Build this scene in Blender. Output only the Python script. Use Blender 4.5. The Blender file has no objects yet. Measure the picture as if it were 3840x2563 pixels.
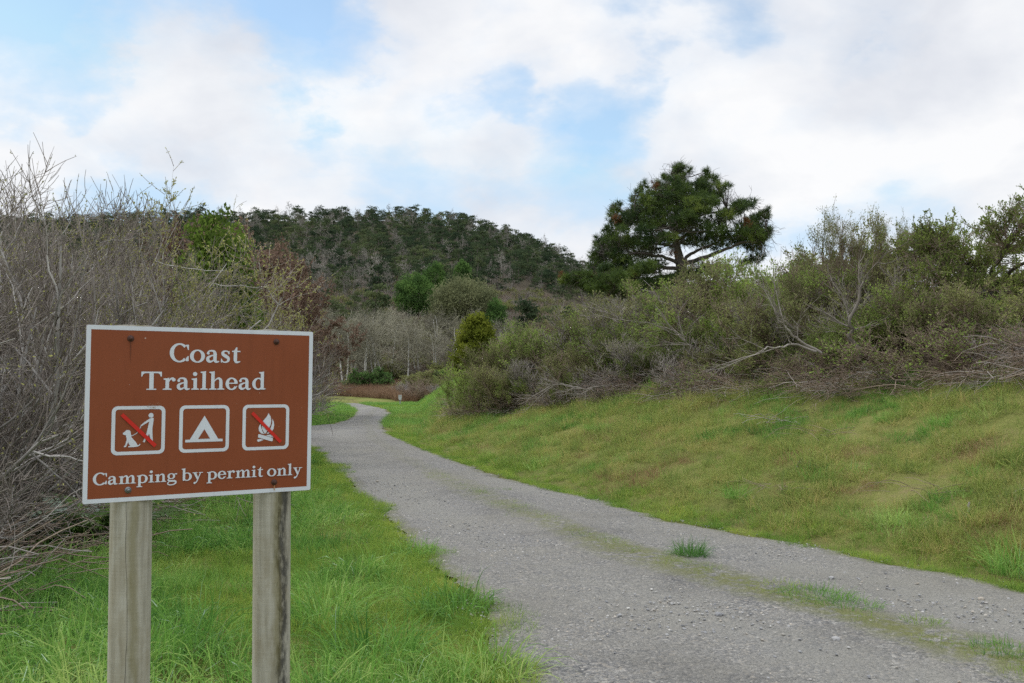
import bpy, math, random
import numpy as np
from mathutils import Matrix, Vector
from mathutils.geometry import tessellate_polygon
R = math.radians
A = np.array
sc = bpy.context.scene
COL = sc.collection

# ------------------------------------------------------------------ camera
FPX, HZ, EYE = 3600.0, 1445.0, 1.5          # focal length in photo pixels, horizon row, eye height
cam_d = bpy.data.cameras.new('camera')
cam = bpy.data.objects.new('camera', cam_d); COL.objects.link(cam)
cam_d.sensor_width = 36.0; cam_d.lens = 36.0 * FPX / 3840.0
cam_d.clip_start = 0.05; cam_d.clip_end = 5000
cam.location = (0, 0, EYE)
cam.rotation_euler = (R(90) + math.atan((HZ - 1281.5) / FPX), 0, 0)
sc.camera = cam
# ------------------------------------------------------------------ light
SUN_AZ, SUN_EL = -62.0, 52.0                # azimuth from +Y (negative = left), elevation
sun_d = bpy.data.lights.new('sun', 'SUN'); sun = bpy.data.objects.new('sun', sun_d); COL.objects.link(sun)
sun_d.energy = 1.3; sun_d.angle = R(14); sun_d.color = (1.0, 0.95, 0.88)
_sd = Vector((math.sin(R(SUN_AZ)) * math.cos(R(SUN_EL)), math.cos(R(SUN_AZ)) * math.cos(R(SUN_EL)), math.sin(R(SUN_EL))))
sun.rotation_euler = _sd.to_track_quat('Z', 'Y').to_euler(); sun.location = (-20, 10, 30)
sc.view_settings.view_transform = 'Standard'; sc.view_settings.look = 'None'
sc.view_settings.exposure = 0.0; sc.view_settings.gamma = 1.0
sc.cycles.use_denoising = False
sc.cycles.max_bounces = 8; sc.cycles.diffuse_bounces = 5; sc.cycles.transmission_bounces = 5; sc.cycles.transparent_max_bounces = 4

world = bpy.data.worlds.new('World'); sc.world = world; world.use_nodes = True


class NT:
    """tiny node-tree builder"""
    def __init__(s, tree):
        s.t = tree
        tree.nodes.clear()
    def n(s, typ, ins=None, **kw):
        nd = s.t.nodes.new(typ)
        for k, v in kw.items():
            setattr(nd, k, v)
        for k, v in (ins or {}).items():
            sk = nd.inputs[k]
            if isinstance(v, bpy.types.NodeSocket):
                s.t.links.new(v, sk)
            else:
                sk.default_value = v
        return nd
    def math(s, op, a, b=0.0, c=0.0, clamp=False):
        return s.n('ShaderNodeMath', {0: a, 1: b, 2: c}, operation=op, use_clamp=clamp).outputs[0]
    def vmath(s, op, a, b=(0, 0, 0)):
        nd = s.n('ShaderNodeVectorMath', {0: a, 1: b}, operation=op)
        return nd.outputs['Value'] if op in ('DOT_PRODUCT', 'LENGTH', 'DISTANCE') else nd.outputs[0]
    def ramp(s, f, stops, interp='LINEAR'):
        nd = s.n('ShaderNodeValToRGB', {0: f})
        cr = nd.color_ramp; cr.interpolation = interp
        while len(cr.elements) < len(stops):
            cr.elements.new(0.5)
        for e, (p, c) in zip(cr.elements, stops):
            e.position = p
            e.color = (c, c, c, 1) if isinstance(c, (int, float)) else (*c, 1)
        return nd.outputs[0]
    def noise(s, vec, scale, detail=4, rough=0.55, dist=0.0, out=0):
        return s.n('ShaderNodeTexNoise', {'Vector': vec, 'Scale': scale, 'Detail': detail, 'Roughness': rough, 'Distortion': dist}).outputs[out]
    def mix(s, f, a, b):
        nd = s.n('ShaderNodeMix', data_type='RGBA')
        for i, v in ((0, f), (6, a), (7, b)):
            if isinstance(v, bpy.types.NodeSocket):
                s.t.links.new(v, nd.inputs[i])
            else:
                nd.inputs[i].default_value = v if i == 0 else (*v, 1)
        return nd.outputs[2]


def px_dir(px, py):
    d = A([(px - 1920) / FPX, 1.0, (HZ - py) / FPX])
    return d / np.linalg.norm(d)


def build_world():
    w = NT(world.node_tree)
    sky = w.n('ShaderNodeTexSky', sky_type='NISHITA', sun_disc=False, sun_elevation=R(SUN_EL), sun_rotation=R(SUN_AZ),
              air_density=1.0, dust_density=0.2, ozone_density=1.0)
    co = w.n('ShaderNodeTexCoord').outputs['Generated']
    sx = w.n('ShaderNodeSeparateXYZ', {0: co})
    zz = w.math('ADD', w.math('MAXIMUM', sx.outputs[2], 0.0), 0.42)
    p = w.n('ShaderNodeCombineXYZ', {0: w.math('DIVIDE', sx.outputs[0], zz), 1: w.math('DIVIDE', sx.outputs[1], zz), 2: 20.9}).outputs[0]
    big = w.noise(p, 3.0, 8, 0.54, 0.15)
    wn = w.noise(p, 6, 5, .6, out=1)
    wob = w.vmath('ADD', co, w.vmath('MULTIPLY', w.vmath('SUBTRACT', wn, (.5, .5, .5)), (.17, .17, .17)))
    # thinner and thicker places of the cloud deck, as directions in the sky
    bias = None
    for px, py, rad, amp in GAPS:
        dist = w.vmath('DISTANCE', wob, tuple(px_dir(px, py)))
        g = w.math('MAXIMUM', w.math('SUBTRACT', 1.0, w.math('DIVIDE', dist, rad * 1.9)), 0.0)
        g = w.math('MULTIPLY', w.math('MULTIPLY', g, w.math('SUBTRACT', 2.0, g)), amp)
        bias = g if bias is None else w.math('ADD', bias, g)
    dens = w.math('SUBTRACT', w.math('SUBTRACT', w.math('MULTIPLY', big, 1.15), .075), bias)
    cover = w.ramp(dens, [(0.27, 0.14), (0.36, 0.38), (0.41, 0.60), (0.46, 0.86), (0.57, 1.0)], 'LINEAR')
    shade = w.noise(w.vmath('ADD', p, (3, 1, 0)), 3.6, 7, 0.52, 0.2)
    ccol = w.ramp(shade, [(0.34, (7.5, 7.75, 8.35)), (0.48, (8.8, 8.95, 9.3)), (0.60, (9.9, 9.9, 9.95))])
    sat = w.n('ShaderNodeHueSaturation', {'Saturation': 1.0, 'Value': 1.0, 'Color': sky.outputs[0]}).outputs[0]
    sat = w.vmath('MINIMUM', w.vmath('MULTIPLY', sat, (1.75, 1.85, 1.72)), (5.3, 7.6, 9.9))
    col = w.mix(w.math('MULTIPLY', cover, 0.97), (1, 1, 1), (1, 1, 1))
    w.t.links.new(sat, col.node.inputs[6]); w.t.links.new(ccol, col.node.inputs[7])
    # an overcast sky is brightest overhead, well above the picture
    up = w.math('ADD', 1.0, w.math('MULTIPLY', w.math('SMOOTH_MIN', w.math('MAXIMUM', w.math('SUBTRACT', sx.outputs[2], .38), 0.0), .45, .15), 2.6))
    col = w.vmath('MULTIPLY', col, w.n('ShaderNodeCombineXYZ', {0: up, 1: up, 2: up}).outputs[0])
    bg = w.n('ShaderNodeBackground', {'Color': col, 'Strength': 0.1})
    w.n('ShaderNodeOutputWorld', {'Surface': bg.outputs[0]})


GAPS = ((-40, 150, 0.06, .13), (90, 195, 0.045, .12), (1090, 20, 0.055, .17), (1230, 110, 0.045, .13), (300, 20, .06, .05), (1500, 210, .04, .05), (1790, 320, 0.04, .10), (1960, 340, .03, .05), (2200, 320, .04, .065), (2090, 400, 0.03, .05), (1900, 210, .035, .08),
        (2300, 430, 0.03, .07), (2710, 120, 0.035, .05), (2800, 50, .05, -.05), (2000, 70, 0.04, .04), (2260, 30, .04, .07), (620, 770, 0.05, .10), (2130, 620, .05, .05), (2430, 640, .045, .04), (1250, 590, .05, .05), (2950, 400, .05, .05), (2900, 640, .04, .05), (3300, 20, .04, .08),
        (400, 420, .12, -.06), (900, 300, .09, -.05), (3050, 230, .08, -.05), (3600, 500, .12, -.06), (1500, 130, .05, -.06), (2430, 230, .05, -.05))
build_world()

# ------------------------------------------------------------------ helpers
_hash = np.random.default_rng(7).random((256, 256))


def vnoise(x, y):
    x = np.asarray(x, float); y = np.asarray(y, float)
    xi = np.floor(x).astype(int); yi = np.floor(y).astype(int)
    fx = x - xi; fy = y - yi
    fx = fx * fx * (3 - 2 * fx); fy = fy * fy * (3 - 2 * fy)
    h = lambda a, b: _hash[a % 256, b % 256]
    return (h(xi, yi) * (1 - fx) + h(xi + 1, yi) * fx) * (1 - fy) + (h(xi, yi + 1) * (1 - fx) + h(xi + 1, yi + 1) * fx) * fy


def fbm(x, y, o=3):
    s = 0; a = 1; t = 0
    for i in range(o):
        s = s + a * (vnoise(x * 2 ** i + 17 * i, y * 2 ** i + 31 * i) - .5); t += a; a *= .5
    return s / t * 2


def sstep(a, b, x):
    t = np.clip((x - a) / (b - a), 0, 1)
    return t * t * (3 - 2 * t)


# the path's two edges as X over Y
LE = A([(-30, 7.5), (-8, 2.6), (0, 1.05), (4.83, .06), (6.4, -.22), (7.94, -.63), (11.2, -1.54), (15.3, -2.67), (22.6, -4.7), (25.5, -6.6), (28, -9.2), (30.5, -10.5), (33, -9.4),
        (34.6, -7.3), (36.5, -6.85), (40, -6.95), (47, -7.7), (57, -9.2), (70, -11.9), (77, -13.8), (80, -16.5), (81, -40), (200, -40)])
RE = A([(-30, 16.5), (-8, 8.9), (7, 3.7), (10.8, 1.6), (14.8, .17), (20.5, -1.6), (26, -2.95), (32.7, -4.4), (38, -5.2), (44, -5.75), (50, -6.24), (58, -7.6), (66, -9.5), (76, -12.0), (83, -14.2), (87, -19), (88, -40), (200, -40)])


def XL(y): return np.interp(y, LE[:, 0], LE[:, 1])
def XR(y): return np.interp(y, RE[:, 0], RE[:, 1])


RIDGE = A([(-4000, 900), (-1500, 880), (0, 850), (400, 846), (600, 838), (900, 834), (1200, 830), (1500, 822), (1650, 840), (1800, 866), (1950, 906), (2050, 950), (2150, 1002),
           (2250, 1056), (2400, 1115), (2700, 1150), (6000, 1160)])


def bank_u(x, y):
    u = (x - XR(y)) * .93
    lim = 2.0 * (x + .098 * y)
    m = sstep(14, 24, y)
    return np.where(u > 0, np.minimum(u, u * (1 - m) + np.maximum(lim, 0) * m), u)


def gz(x, y):
    x = np.asarray(x, float); y = np.asarray(y, float)
    u = bank_u(x, y)
    b = .36 * np.clip(u - .35, 0, 4.65) + .2 * np.clip(u - 5, 0, 42)
    b = b * sstep(-1, .8, u)
    dl = XL(y) - x                                     # distance left of the left edge
    onpath = (x > XL(y) - .5) & (x < XR(y) + .45)
    n = fbm(x * .9, y * .9, 3)
    bump = np.where(onpath, 0, .10 * n * np.clip(np.maximum(u - .45, dl - .5), 0, 1))
    bump = bump + np.where(u > 2, .18 * fbm(x * .28 + 9, y * .28, 2) * np.clip((u - 2) / 3, 0, 1), 0)
    val = .055 * np.clip(y - 78, 0, 30) * 1.0
    s = x / np.maximum(y, 1)
    zr = EYE + (HZ - np.interp(1920 + s * FPX, RIDGE[:, 0], RIDGE[:, 1])) / FPX * 330
    t = np.clip((y - 104) / 226, 0, 1)
    hill = 1.45 + (zr - 1.45) * t ** 1.12 - np.clip(y - 330, 0, 400) * .12 + 1.6 * fbm(x * .03, y * .03, 3) * t
    far = np.where(y > 104, hill, val)
    return np.maximum(b, far) + bump


def obj(name, me, parent=None):
    o = bpy.data.objects.new(name, me)
    COL.objects.link(o)
    if parent:
        o.parent = parent
    return o


def tag(o, label=None, cat=None, group=None, kind=None):
    if label: o['label'] = label
    if cat: o['category'] = cat
    if group: o['group'] = group
    if kind: o['kind'] = kind
    return o


def empty(name, loc, rz=0, scale=(1, 1, 1)):
    o = bpy.data.objects.new(name, None); COL.objects.link(o)
    o.location = loc; o.rotation_euler = (0, 0, rz); o.scale = scale
    o.empty_display_size = .2
    return o


class MB:
    """collects vertices and faces as arrays, builds one mesh"""
    def __init__(s):
        s.v = []; s.f = []; s.m = []; s.t = []; s.nv = 0; s.sm = []
    def add(s, V, F, mat=0, tint=.5, smooth=False):
        V = np.asarray(V, float).reshape(-1, 3); F = np.asarray(F, int)
        s.v.append(V); s.f.append(F + s.nv); s.nv += len(V)
        s.m.append(np.full(len(F), mat)); s.sm.append(np.full(len(F), smooth))
        s.t.append(np.broadcast_to(np.asarray(tint, float), (len(V),)).copy())
        return s
    def mesh(s, name, mats):
        me = bpy.data.meshes.new(name)
        V = np.concatenate(s.v)
        lt = np.concatenate([np.full(len(f), f.shape[1]) for f in s.f])
        li = np.concatenate([f.ravel() for f in s.f])
        me.vertices.add(len(V)); me.vertices.foreach_set('co', V.astype(np.float32).ravel())
        me.loops.add(len(li)); me.loops.foreach_set('vertex_index', li.astype(np.int32))
        me.polygons.add(len(lt))
        me.polygons.foreach_set('loop_start', np.concatenate([[0], np.cumsum(lt)[:-1]]).astype(np.int32))
        me.polygons.foreach_set('material_index', np.concatenate(s.m).astype(np.int32))
        me.polygons.foreach_set('use_smooth', np.concatenate(s.sm).astype(bool))
        at = me.attributes.new('tint', 'FLOAT', 'POINT')
        at.data.foreach_set('value', np.concatenate(s.t).astype(np.float32))
        for m in (mats if isinstance(mats, (list, tuple)) else [mats]):
            me.materials.append(m)
        me.update(calc_edges=True); me.validate()
        return me


def nrm(v):
    return v / np.maximum(np.linalg.norm(v, axis=-1, keepdims=True), 1e-9)


def tubes(mb, P, Rr, sides=4, mat=0, tint=None, smooth=True):
    """P (N,k,3) centre lines, Rr (N,k) radii"""
    N, k, _ = P.shape
    T = np.empty_like(P); T[:, 1:-1] = P[:, 2:] - P[:, :-2]; T[:, 0] = P[:, 1] - P[:, 0]; T[:, -1] = P[:, -1] - P[:, -2]
    T = nrm(T)
    ref = np.where(np.abs(T[..., 2:3]) > .8, A([1., 0, 0]), A([0, 0, 1.]))
    U = nrm(np.cross(T, ref)); W = np.cross(T, U)
    a = np.arange(sides) * 2 * np.pi / sides
    V = P[:, :, None] + Rr[:, :, None, None] * (np.cos(a)[:, None] * U[:, :, None] + np.sin(a)[:, None] * W[:, :, None])
    base = (np.arange(N) * k * sides)[:, None, None] + (np.arange(k - 1) * sides)[None, :, None]
    j = np.arange(sides)[None, None]; j2 = (np.arange(sides) + 1) % sides; j2 = j2[None, None]
    F = np.stack([base + j, base + j2, base + sides + j2, base + sides + j], -1).reshape(-1, 4)
    if tint is None: tint = .5
    tint = np.broadcast_to(np.asarray(tint, float).reshape(-1, 1, 1) if np.ndim(tint) else tint, (N, k, sides)).ravel()
    mb.add(V, F, mat, tint, smooth)


def grow(rng, S, D, L, R0, k=5, wig=.15, up=.0, taper=.35):
    N = len(S); P = np.empty((N, k, 3)); P[:, 0] = S; d = nrm(D)
    st = (L / (k - 1))[:, None]
    for i in range(1, k):
        d = nrm(d + rng.normal(0, wig, (N, 3)) + A([0, 0, up]))
        P[:, i] = P[:, i - 1] + d * st
    Rr = R0[:, None] * np.linspace(1, taper, k)[None]
    return P, Rr


def spawn(rng, P, Rr, n, t0=.25, t1=1.0, ang=.7, asd=.2, upb=0.0):
    N, k, _ = P.shape
    idx = np.repeat(np.arange(N), n); M = len(idx)
    t = (t0 + (t1 - t0) * rng.random(M)) * (k - 1)
    i = np.minimum(t.astype(int), k - 2); f = (t - i)[:, None]
    S = P[idx, i] * (1 - f) + P[idx, i + 1] * f
    rad = Rr[idx, i] * (1 - f[:, 0]) + Rr[idx, i + 1] * f[:, 0]
    T = nrm(P[idx, i + 1] - P[idx, i])
    Q = nrm(np.cross(T, rng.normal(0, 1, (M, 3))))
    a = np.abs(rng.normal(ang, asd, M))[:, None]
    D = nrm(T * np.cos(a) + Q * np.sin(a) + A([0, 0, upb]))
    return S, D, rad, t / (k - 1)


def leaves(mb, rng, C, size, mat=0, tint=None, aspect=.5, out=None):
    """rhombic leaf faces at C, random orientation"""
    N = len(C)
    d = nrm(rng.normal(0, 1, (N, 3)) + (0 if out is None else out))
    s = nrm(np.cross(d, rng.normal(0, 1, (N, 3))))
    sz = (size * rng.uniform(.6, 1.3, N))[:, None]
    V = np.stack([C, C + d * sz * .55 + s * sz * aspect * .5, C + d * sz, C + d * sz * .55 - s * sz * aspect * .5], 1)
    F = (np.arange(N) * 4)[:, None] + np.arange(4)
    t = rng.random(N) if tint is None else tint
    mb.add(V, F, mat, np.repeat(t, 4))


def pick(rng, P, n, t0=.3, jit=.02):
    N, k, _ = P.shape
    idx = rng.integers(0, N, n); t = (t0 + (1 - t0) * rng.random(n)) * (k - 1)
    i = np.minimum(t.astype(int), k - 2); f = (t - i)[:, None]
    return P[idx, i] * (1 - f) + P[idx, i + 1] * f + rng.normal(0, jit, (n, 3)), nrm(P[idx, i + 1] - P[idx, i])


# ------------------------------------------------------------------ materials
def mat_new(name):
    m = bpy.data.materials.new(name); m.use_nodes = True
    return m, NT(m.node_tree)


def out(nt, sh): nt.n('ShaderNodeOutputMaterial', {'Surface': sh})


def mat_leaf(name, c0, c1, c2=None, trans=.25, rnd=.35, scale=.5, gloss=.0, gain=1.75):
    """leaves: colour drifts by leaf, by plant and in broad patches"""
    c0, c1, c2 = [tuple(v * gain for v in c) for c in (c0, c1, c2 or c1)]
    m, t = mat_new(name)
    tint = t.n('ShaderNodeAttribute', attribute_name='tint').outputs['Fac']
    oi = t.n('ShaderNodeObjectInfo').outputs['Random']
    g = t.n('ShaderNodeNewGeometry').outputs['Position']
    nz = t.noise(g, scale, 3, .6)
    f = t.math('ADD', t.math('MULTIPLY', tint, .45), t.math('MULTIPLY', oi, rnd))
    f = t.math('ADD', f, t.math('MULTIPLY', t.math('SUBTRACT', nz, .5), 1.5))
    c = t.ramp(f, [(0.08, c0), (.5, c1), (.95, c2 or c1)])
    d = t.n('ShaderNodeBsdfDiffuse', {'Color': c}).outputs[0]
    if trans:
        tr = t.n('ShaderNodeBsdfTranslucent', {'Color': c}).outputs[0]
        d = t.n('ShaderNodeMixShader', {0: trans, 1: d, 2: tr}).outputs[0]
    if gloss:
        gl = t.n('ShaderNodeBsdfGlossy', {'Color': (.8, .85, .9, 1), 'Roughness': .6}).outputs[0]
        fr = t.n('ShaderNodeFresnel', {'IOR': 1.35}).outputs[0]
        d = t.n('ShaderNodeMixShader', {0: t.math('MULTIPLY', fr, gloss), 1: d, 2: gl}).outputs[0]
    out(t, d)
    return m


def mat_bark(name, c0, c1, scale=9, rnd=.3, gain=1.45):
    c0, c1 = [tuple(v * gain for v in c) for c in (c0, c1)]
    m, t = mat_new(name)
    tint = t.n('ShaderNodeAttribute', attribute_name='tint').outputs['Fac']
    oi = t.n('ShaderNodeObjectInfo').outputs['Random']
    g = t.n('ShaderNodeNewGeometry').outputs['Position']
    f = t.math('ADD', t.math('MULTIPLY', tint, .4), t.math('MULTIPLY', oi, rnd))
    f = t.math('ADD', f, t.math('MULTIPLY', t.math('SUBTRACT', t.noise(g, scale, 4, .65), .4), 1.0))
    c = t.ramp(f, [(.1, c0), (.85, c1)])
    out(t, t.n('ShaderNodeBsdfPrincipled', {'Base Color': c, 'Roughness': .85, 'Specular IOR Level': .2}).outputs[0])
    return m


M = {}
M['willow_bark'] = mat_bark('willow_bark', (.085, .076, .068), (.42, .40, .37), 3)
M['willow_twig'] = mat_bark('willow_twig', (.062, .048, .039), (.25, .22, .192), 1.2)
M['bud'] = mat_leaf('willow_bud', (.10, .10, .035), (.17, .17, .055), (.26, .25, .10), .25, gain=2.1)
M['dead_wood'] = mat_bark('dead_wood', (.12, .10, .085), (.36, .325, .295), 4, gain=1.3)
M['brown_twig'] = mat_bark('brown_twig', (.075, .052, .036), (.25, .195, .15), 2)
M['lichen_bark'] = mat_bark('lichen_bark', (.07, .064, .047), (.30, .285, .21), .5)
M['limb_bark'] = mat_bark('limb_bark', (.035, .03, .026), (.12, .104, .09), 3)
M['dark_bark'] = mat_bark('dark_bark', (.03, .026, .022), (.10, .088, .075), 4)
M['branch_wood'] = mat_bark('branch_wood', (.10, .085, .07), (.27, .245, .215), 5)
M['pale_bark'] = mat_bark('pale_bark', (.20, .19, .165), (.52, .51, .47), 1.5)
M['catkin'] = mat_leaf('catkin', (.10, .066, .049), (.155, .104, .077), (.22, .155, .115), .2, gain=1.65)
M['coyote_leaf'] = mat_leaf('coyote_leaf', (.045, .06, .018), (.085, .115, .028), (.16, .20, .045), .4, .3, .8, gain=3.0)
M['olive_leaf'] = mat_leaf('olive_leaf', (.05, .055, .022), (.085, .09, .035), (.135, .14, .055), .4, .3, .7, gain=2.9)
M['bright_leaf'] = mat_leaf('bright_leaf', (.045, .07, .015), (.095, .14, .025), (.17, .22, .045), .35, .3, .9, .0, gain=1.75)
M['willow_leaf'] = mat_leaf('willow_leaf', (.045, .058, .018), (.08, .10, .025), (.14, .18, .038), .4, .2, 1.4, gain=2.8)
M['yellow_leaf'] = mat_leaf('yellow_leaf', (.06, .075, .012), (.13, .15, .022), (.22, .22, .045), .35, .2, .8, .0, gain=1.6)
M['deep_leaf'] = mat_leaf('deep_leaf', (.02, .037, .012), (.042, .075, .02), (.078, .112, .032), .3, .2, .5, gain=3.0)
M['grey_green_leaf'] = mat_leaf('grey_green_leaf', (.045, .05, .026), (.075, .08, .04), (.115, .115, .06), .3, .15, .3, gain=2.9)
M['pine_needle'] = mat_leaf('pine_needle', (.014, .024, .008), (.040, .058, .014), (.10, .118, .026), .35, .1, .7, .05, gain=2.9)
M['dead_needle'] = mat_leaf('dead_needle', (.09, .045, .022), (.16, .08, .04), (.22, .12, .06), .1, .1, 1, gain=1.3)
M['pine_bark'] = mat_bark('pine_bark', (.05, .042, .036), (.17, .145, .125), 3)
M['forest_needle'] = mat_leaf('forest_needle', (.016, .026, .015), (.032, .046, .023), (.068, .082, .036), .3, .5, .06, gain=2.0)
M['dead_tree'] = mat_bark('dead_tree_bark', (.09, .082, .07), (.27, .25, .215), .3, .4, gain=1.35)
M['grass_long'] = mat_leaf('grass_long', (.030, .078, .014), (.080, .155, .028), (.185, .225, .07), .5, .45, .8, .15, gain=2.55)
M['grass_turf'] = mat_leaf('grass_turf', (.052, .100, .016), (.105, .16, .026), (.20, .215, .045), .45, .4, 1.3, .1, gain=2.3)
M['grass_bank'] = mat_leaf('grass_bank', (.060, .085, .022), (.115, .145, .034), (.19, .16, .062), .5, .6, 2.0, .1, gain=2.6)
M['grass_straw'] = mat_leaf('grass_straw', (.12, .072, .038), (.20, .135, .07), (.30, .24, .14), .4, .5, .7, gain=1.7)
M['brown_grass'] = mat_leaf('brown_grass', (.15, .088, .055), (.23, .15, .095), (.31, .22, .145), .3, .3, .12, gain=1.2)
M['fern'] = mat_leaf('fern_frond', (.035, .06, .015), (.06, .10, .022), (.10, .15, .035), .3, .3, .9, .2)
M['moss'] = mat_leaf('moss', (.08, .10, .015), (.135, .155, .02), (.20, .20, .035), .1, .3, 1.5)


def ground_mat():
    m, t = mat_new('meadow_soil')
    g = t.n('ShaderNodeNewGeometry').outputs['Position']
    a = t.noise(g, .35, 5, .6); b = t.noise(g, 5, 5, .65); c = t.noise(g, 40, 4, .7)
    lip = t.math('MULTIPLY', t.math('MAXIMUM', t.n('ShaderNodeAttribute', attribute_name='tint').outputs['Fac'], 0.0), t.ramp(b, [(.38, .3), (.6, 1.0)]))
    f = t.math('ADD', t.math('MULTIPLY', a, .7), t.math('ADD', t.math('MULTIPLY', b, .5), t.math('MULTIPLY', c, .35)))
    col = t.ramp(f, [(.42, (.10, .088, .04)), (.66, (.15, .165, .045)), (.84, (.20, .21, .06)), (1.0, (.25, .21, .095))])
    col = t.mix(lip, col, (.13, .085, .055))
    bp = t.n('ShaderNodeBump', {'Strength': .8, 'Distance': .05, 'Height': t.math('ADD', b, c)}).outputs[0]
    out(t, t.n('ShaderNodeBsdfPrincipled', {'Base Color': col, 'Roughness': .95, 'Specular IOR Level': .1, 'Normal': bp}).outputs[0])
    return m


def hill_mat():
    m, t = mat_new('hillside_scrub')
    g = t.n('ShaderNodeNewGeometry').outputs['Position']
    a = t.noise(g, .06, 5, .65); b = t.noise(g, .7, 6, .7)
    f = t.math('ADD', t.math('MULTIPLY', a, .6), t.math('MULTIPLY', b, .55))
    col = t.ramp(f, [(.38, (.035, .034, .024)), (.55, (.09, .078, .058)), (.72, (.14, .12, .085)), (.85, (.11, .115, .055))])
    bp = t.n('ShaderNodeBump', {'Strength': 1, 'Distance': .8, 'Height': b}).outputs[0]
    out(t, t.n('ShaderNodeBsdfPrincipled', {'Base Color': col, 'Roughness': 1, 'Specular IOR Level': .0, 'Normal': bp}).outputs[0])
    return m


def gravel_mat():
    """crushed stone; 'tint' is the strength of moss and weed on the middle strip and the edges"""
    m, t = mat_new('gravel')
    g = t.n('ShaderNodeNewGeometry').outputs['Position']
    v1 = t.n('ShaderNodeTexVoronoi', {'Vector': g, 'Scale': 55.0, 'Randomness': 1.0})
    v2 = t.n('ShaderNodeTexVoronoi', {'Vector': g, 'Scale': 135.0, 'Randomness': 1.0})
    big = t.noise(g, .45, 5, .6, .3); mid = t.noise(g, 3.5, 5, .65); fine = t.noise(g, 260, 2, .6)
    r1 = t.n('ShaderNodeSeparateColor', {0: v1.outputs['Color']}).outputs
    r2 = t.n('ShaderNodeSeparateColor', {0: v2.outputs['Color']}).outputs
    stone = t.ramp(r1[0], [(0, (.06, .06, .062)), (.35, (.135, .134, .132)), (.7, (.23, .222, .21)), (.88, (.29, .255, .205)), (1, (.48, .46, .42))])
    small = t.ramp(r2[1], [(0, (.065, .065, .066)), (.4, (.15, .148, .144)), (.75, (.24, .23, .214)), (1, (.40, .38, .34))])
    col = t.mix(t.ramp(mid, [(.38, 0.25), (.62, .8)]), stone, small)
    dust = t.ramp(t.math('ADD', t.math('MULTIPLY', big, .65), t.math('MULTIPLY', mid, .35)), [(.42, 0.0), (.62, .6)])
    dark = t.ramp(t.noise(t.vmath('ADD', g, (31, 7, 0)), .8, 5, .65, .5), [(.50, 0.0), (.64, .38)])
    col = t.mix(dark, col, (.105, .10, .088))
    col = t.mix(dust, col, (.228, .215, .178))
    tint = t.n('ShaderNodeAttribute', attribute_name='tint').outputs['Fac']
    track = t.math('MAXIMUM', t.math('MULTIPLY', tint, -1.0), 0.0)
    col = t.mix(t.math('MULTIPLY', track, .62), col, (.25, .243, .215))
    mossf = t.math('MULTIPLY', t.ramp(t.math('ADD', t.math('MULTIPLY', mid, .55), t.math('MULTIPLY', t.noise(g, 14, 4, .7), .45)), [(.40, 0), (.54, .85)]), t.math('MAXIMUM', tint, 0.0))
    mcol = t.ramp(fine, [(.3, (.09, .10, .022)), (.7, (.16, .165, .04))])
    col = t.mix(mossf, col, (0, 0, 0)); t.t.links.new(mcol, col.node.inputs[7])
    h = t.math('ADD', t.math('MULTIPLY', v1.outputs['Distance'], -1.1), t.math('ADD', t.math('MULTIPLY', v2.outputs['Distance'], -.5), t.math('MULTIPLY', mid, .8)))
    bp = t.n('ShaderNodeBump', {'Strength': .9, 'Distance': .012, 'Height': h}).outputs[0]
    out(t, t.n('ShaderNodeBsdfPrincipled', {'Base Color': col, 'Roughness': .9, 'Specular IOR Level': .25, 'Normal': bp}).outputs[0])
    return m


def stone_mat():
    m, t = mat_new('stone')
    oi = t.n('ShaderNodeObjectInfo').outputs['Random']
    g = t.n('ShaderNodeTexCoord').outputs['Object']
    n = t.noise(g, 3, 4, .6)
    c = t.ramp(oi, [(0, (.20, .203, .21)), (.35, (.28, .283, .285)), (.6, (.36, .355, .345)), (.75, (.40, .345, .27)), (.9, (.44, .42, .37)), (1, (.54, .53, .50))])
    c = t.mix(t.math('MULTIPLY', n, .5), c, (.24, .23, .22))
    out(t, t.n('ShaderNodeBsdfPrincipled', {'Base Color': c, 'Roughness': .85, 'Specular IOR Level': .3}).outputs[0])
    return m


M['ground'] = ground_mat(); M['hill'] = hill_mat(); M['gravel'] = gravel_mat(); M['stone'] = stone_mat()

# ------------------------------------------------------------------ ground, hill, path


def grid_mesh(name, X, Y, Z, mats, tint=.5):
    ny, nx = X.shape
    i = np.arange(ny * nx).reshape(ny, nx)
    F = np.stack([i[:-1, :-1], i[:-1, 1:], i[1:, 1:], i[1:, :-1]], -1).reshape(-1, 4)
    mb = MB(); mb.add(np.stack([X, Y, Z], -1), F, 0, tint if np.ndim(tint) == 0 else tint.ravel(), True)
    return mb.mesh(name, mats)


a = np.linspace(-1, 1, 341)
xs = 9 * np.sinh(a * 3.2) / np.sinh(3.2) * 14 + a * 14
b = np.linspace(0, 1, 420)
ys = -14 + 22 * b + 120 * b ** 2.6
X, Y = np.meshgrid(xs, ys)
tag(obj('ground', grid_mesh('ground', X, Y, gz(X, Y), M['ground'], np.clip(1 - np.abs(X - XR(Y) - .18) / .3, 0, 1))), kind='structure')
yr = np.concatenate([np.linspace(106, 340, 170), np.linspace(345, 900, 40)])
sr = np.linspace(-1.3, 1.3, 420)
S_, Yh = np.meshgrid(sr, yr)
Zh = gz(S_ * Yh, Yh) - .25 * (Yh < 130)
tag(obj('hill', grid_mesh('hill', S_ * Yh, Yh, Zh, M['hill'])), kind='structure')

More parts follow.
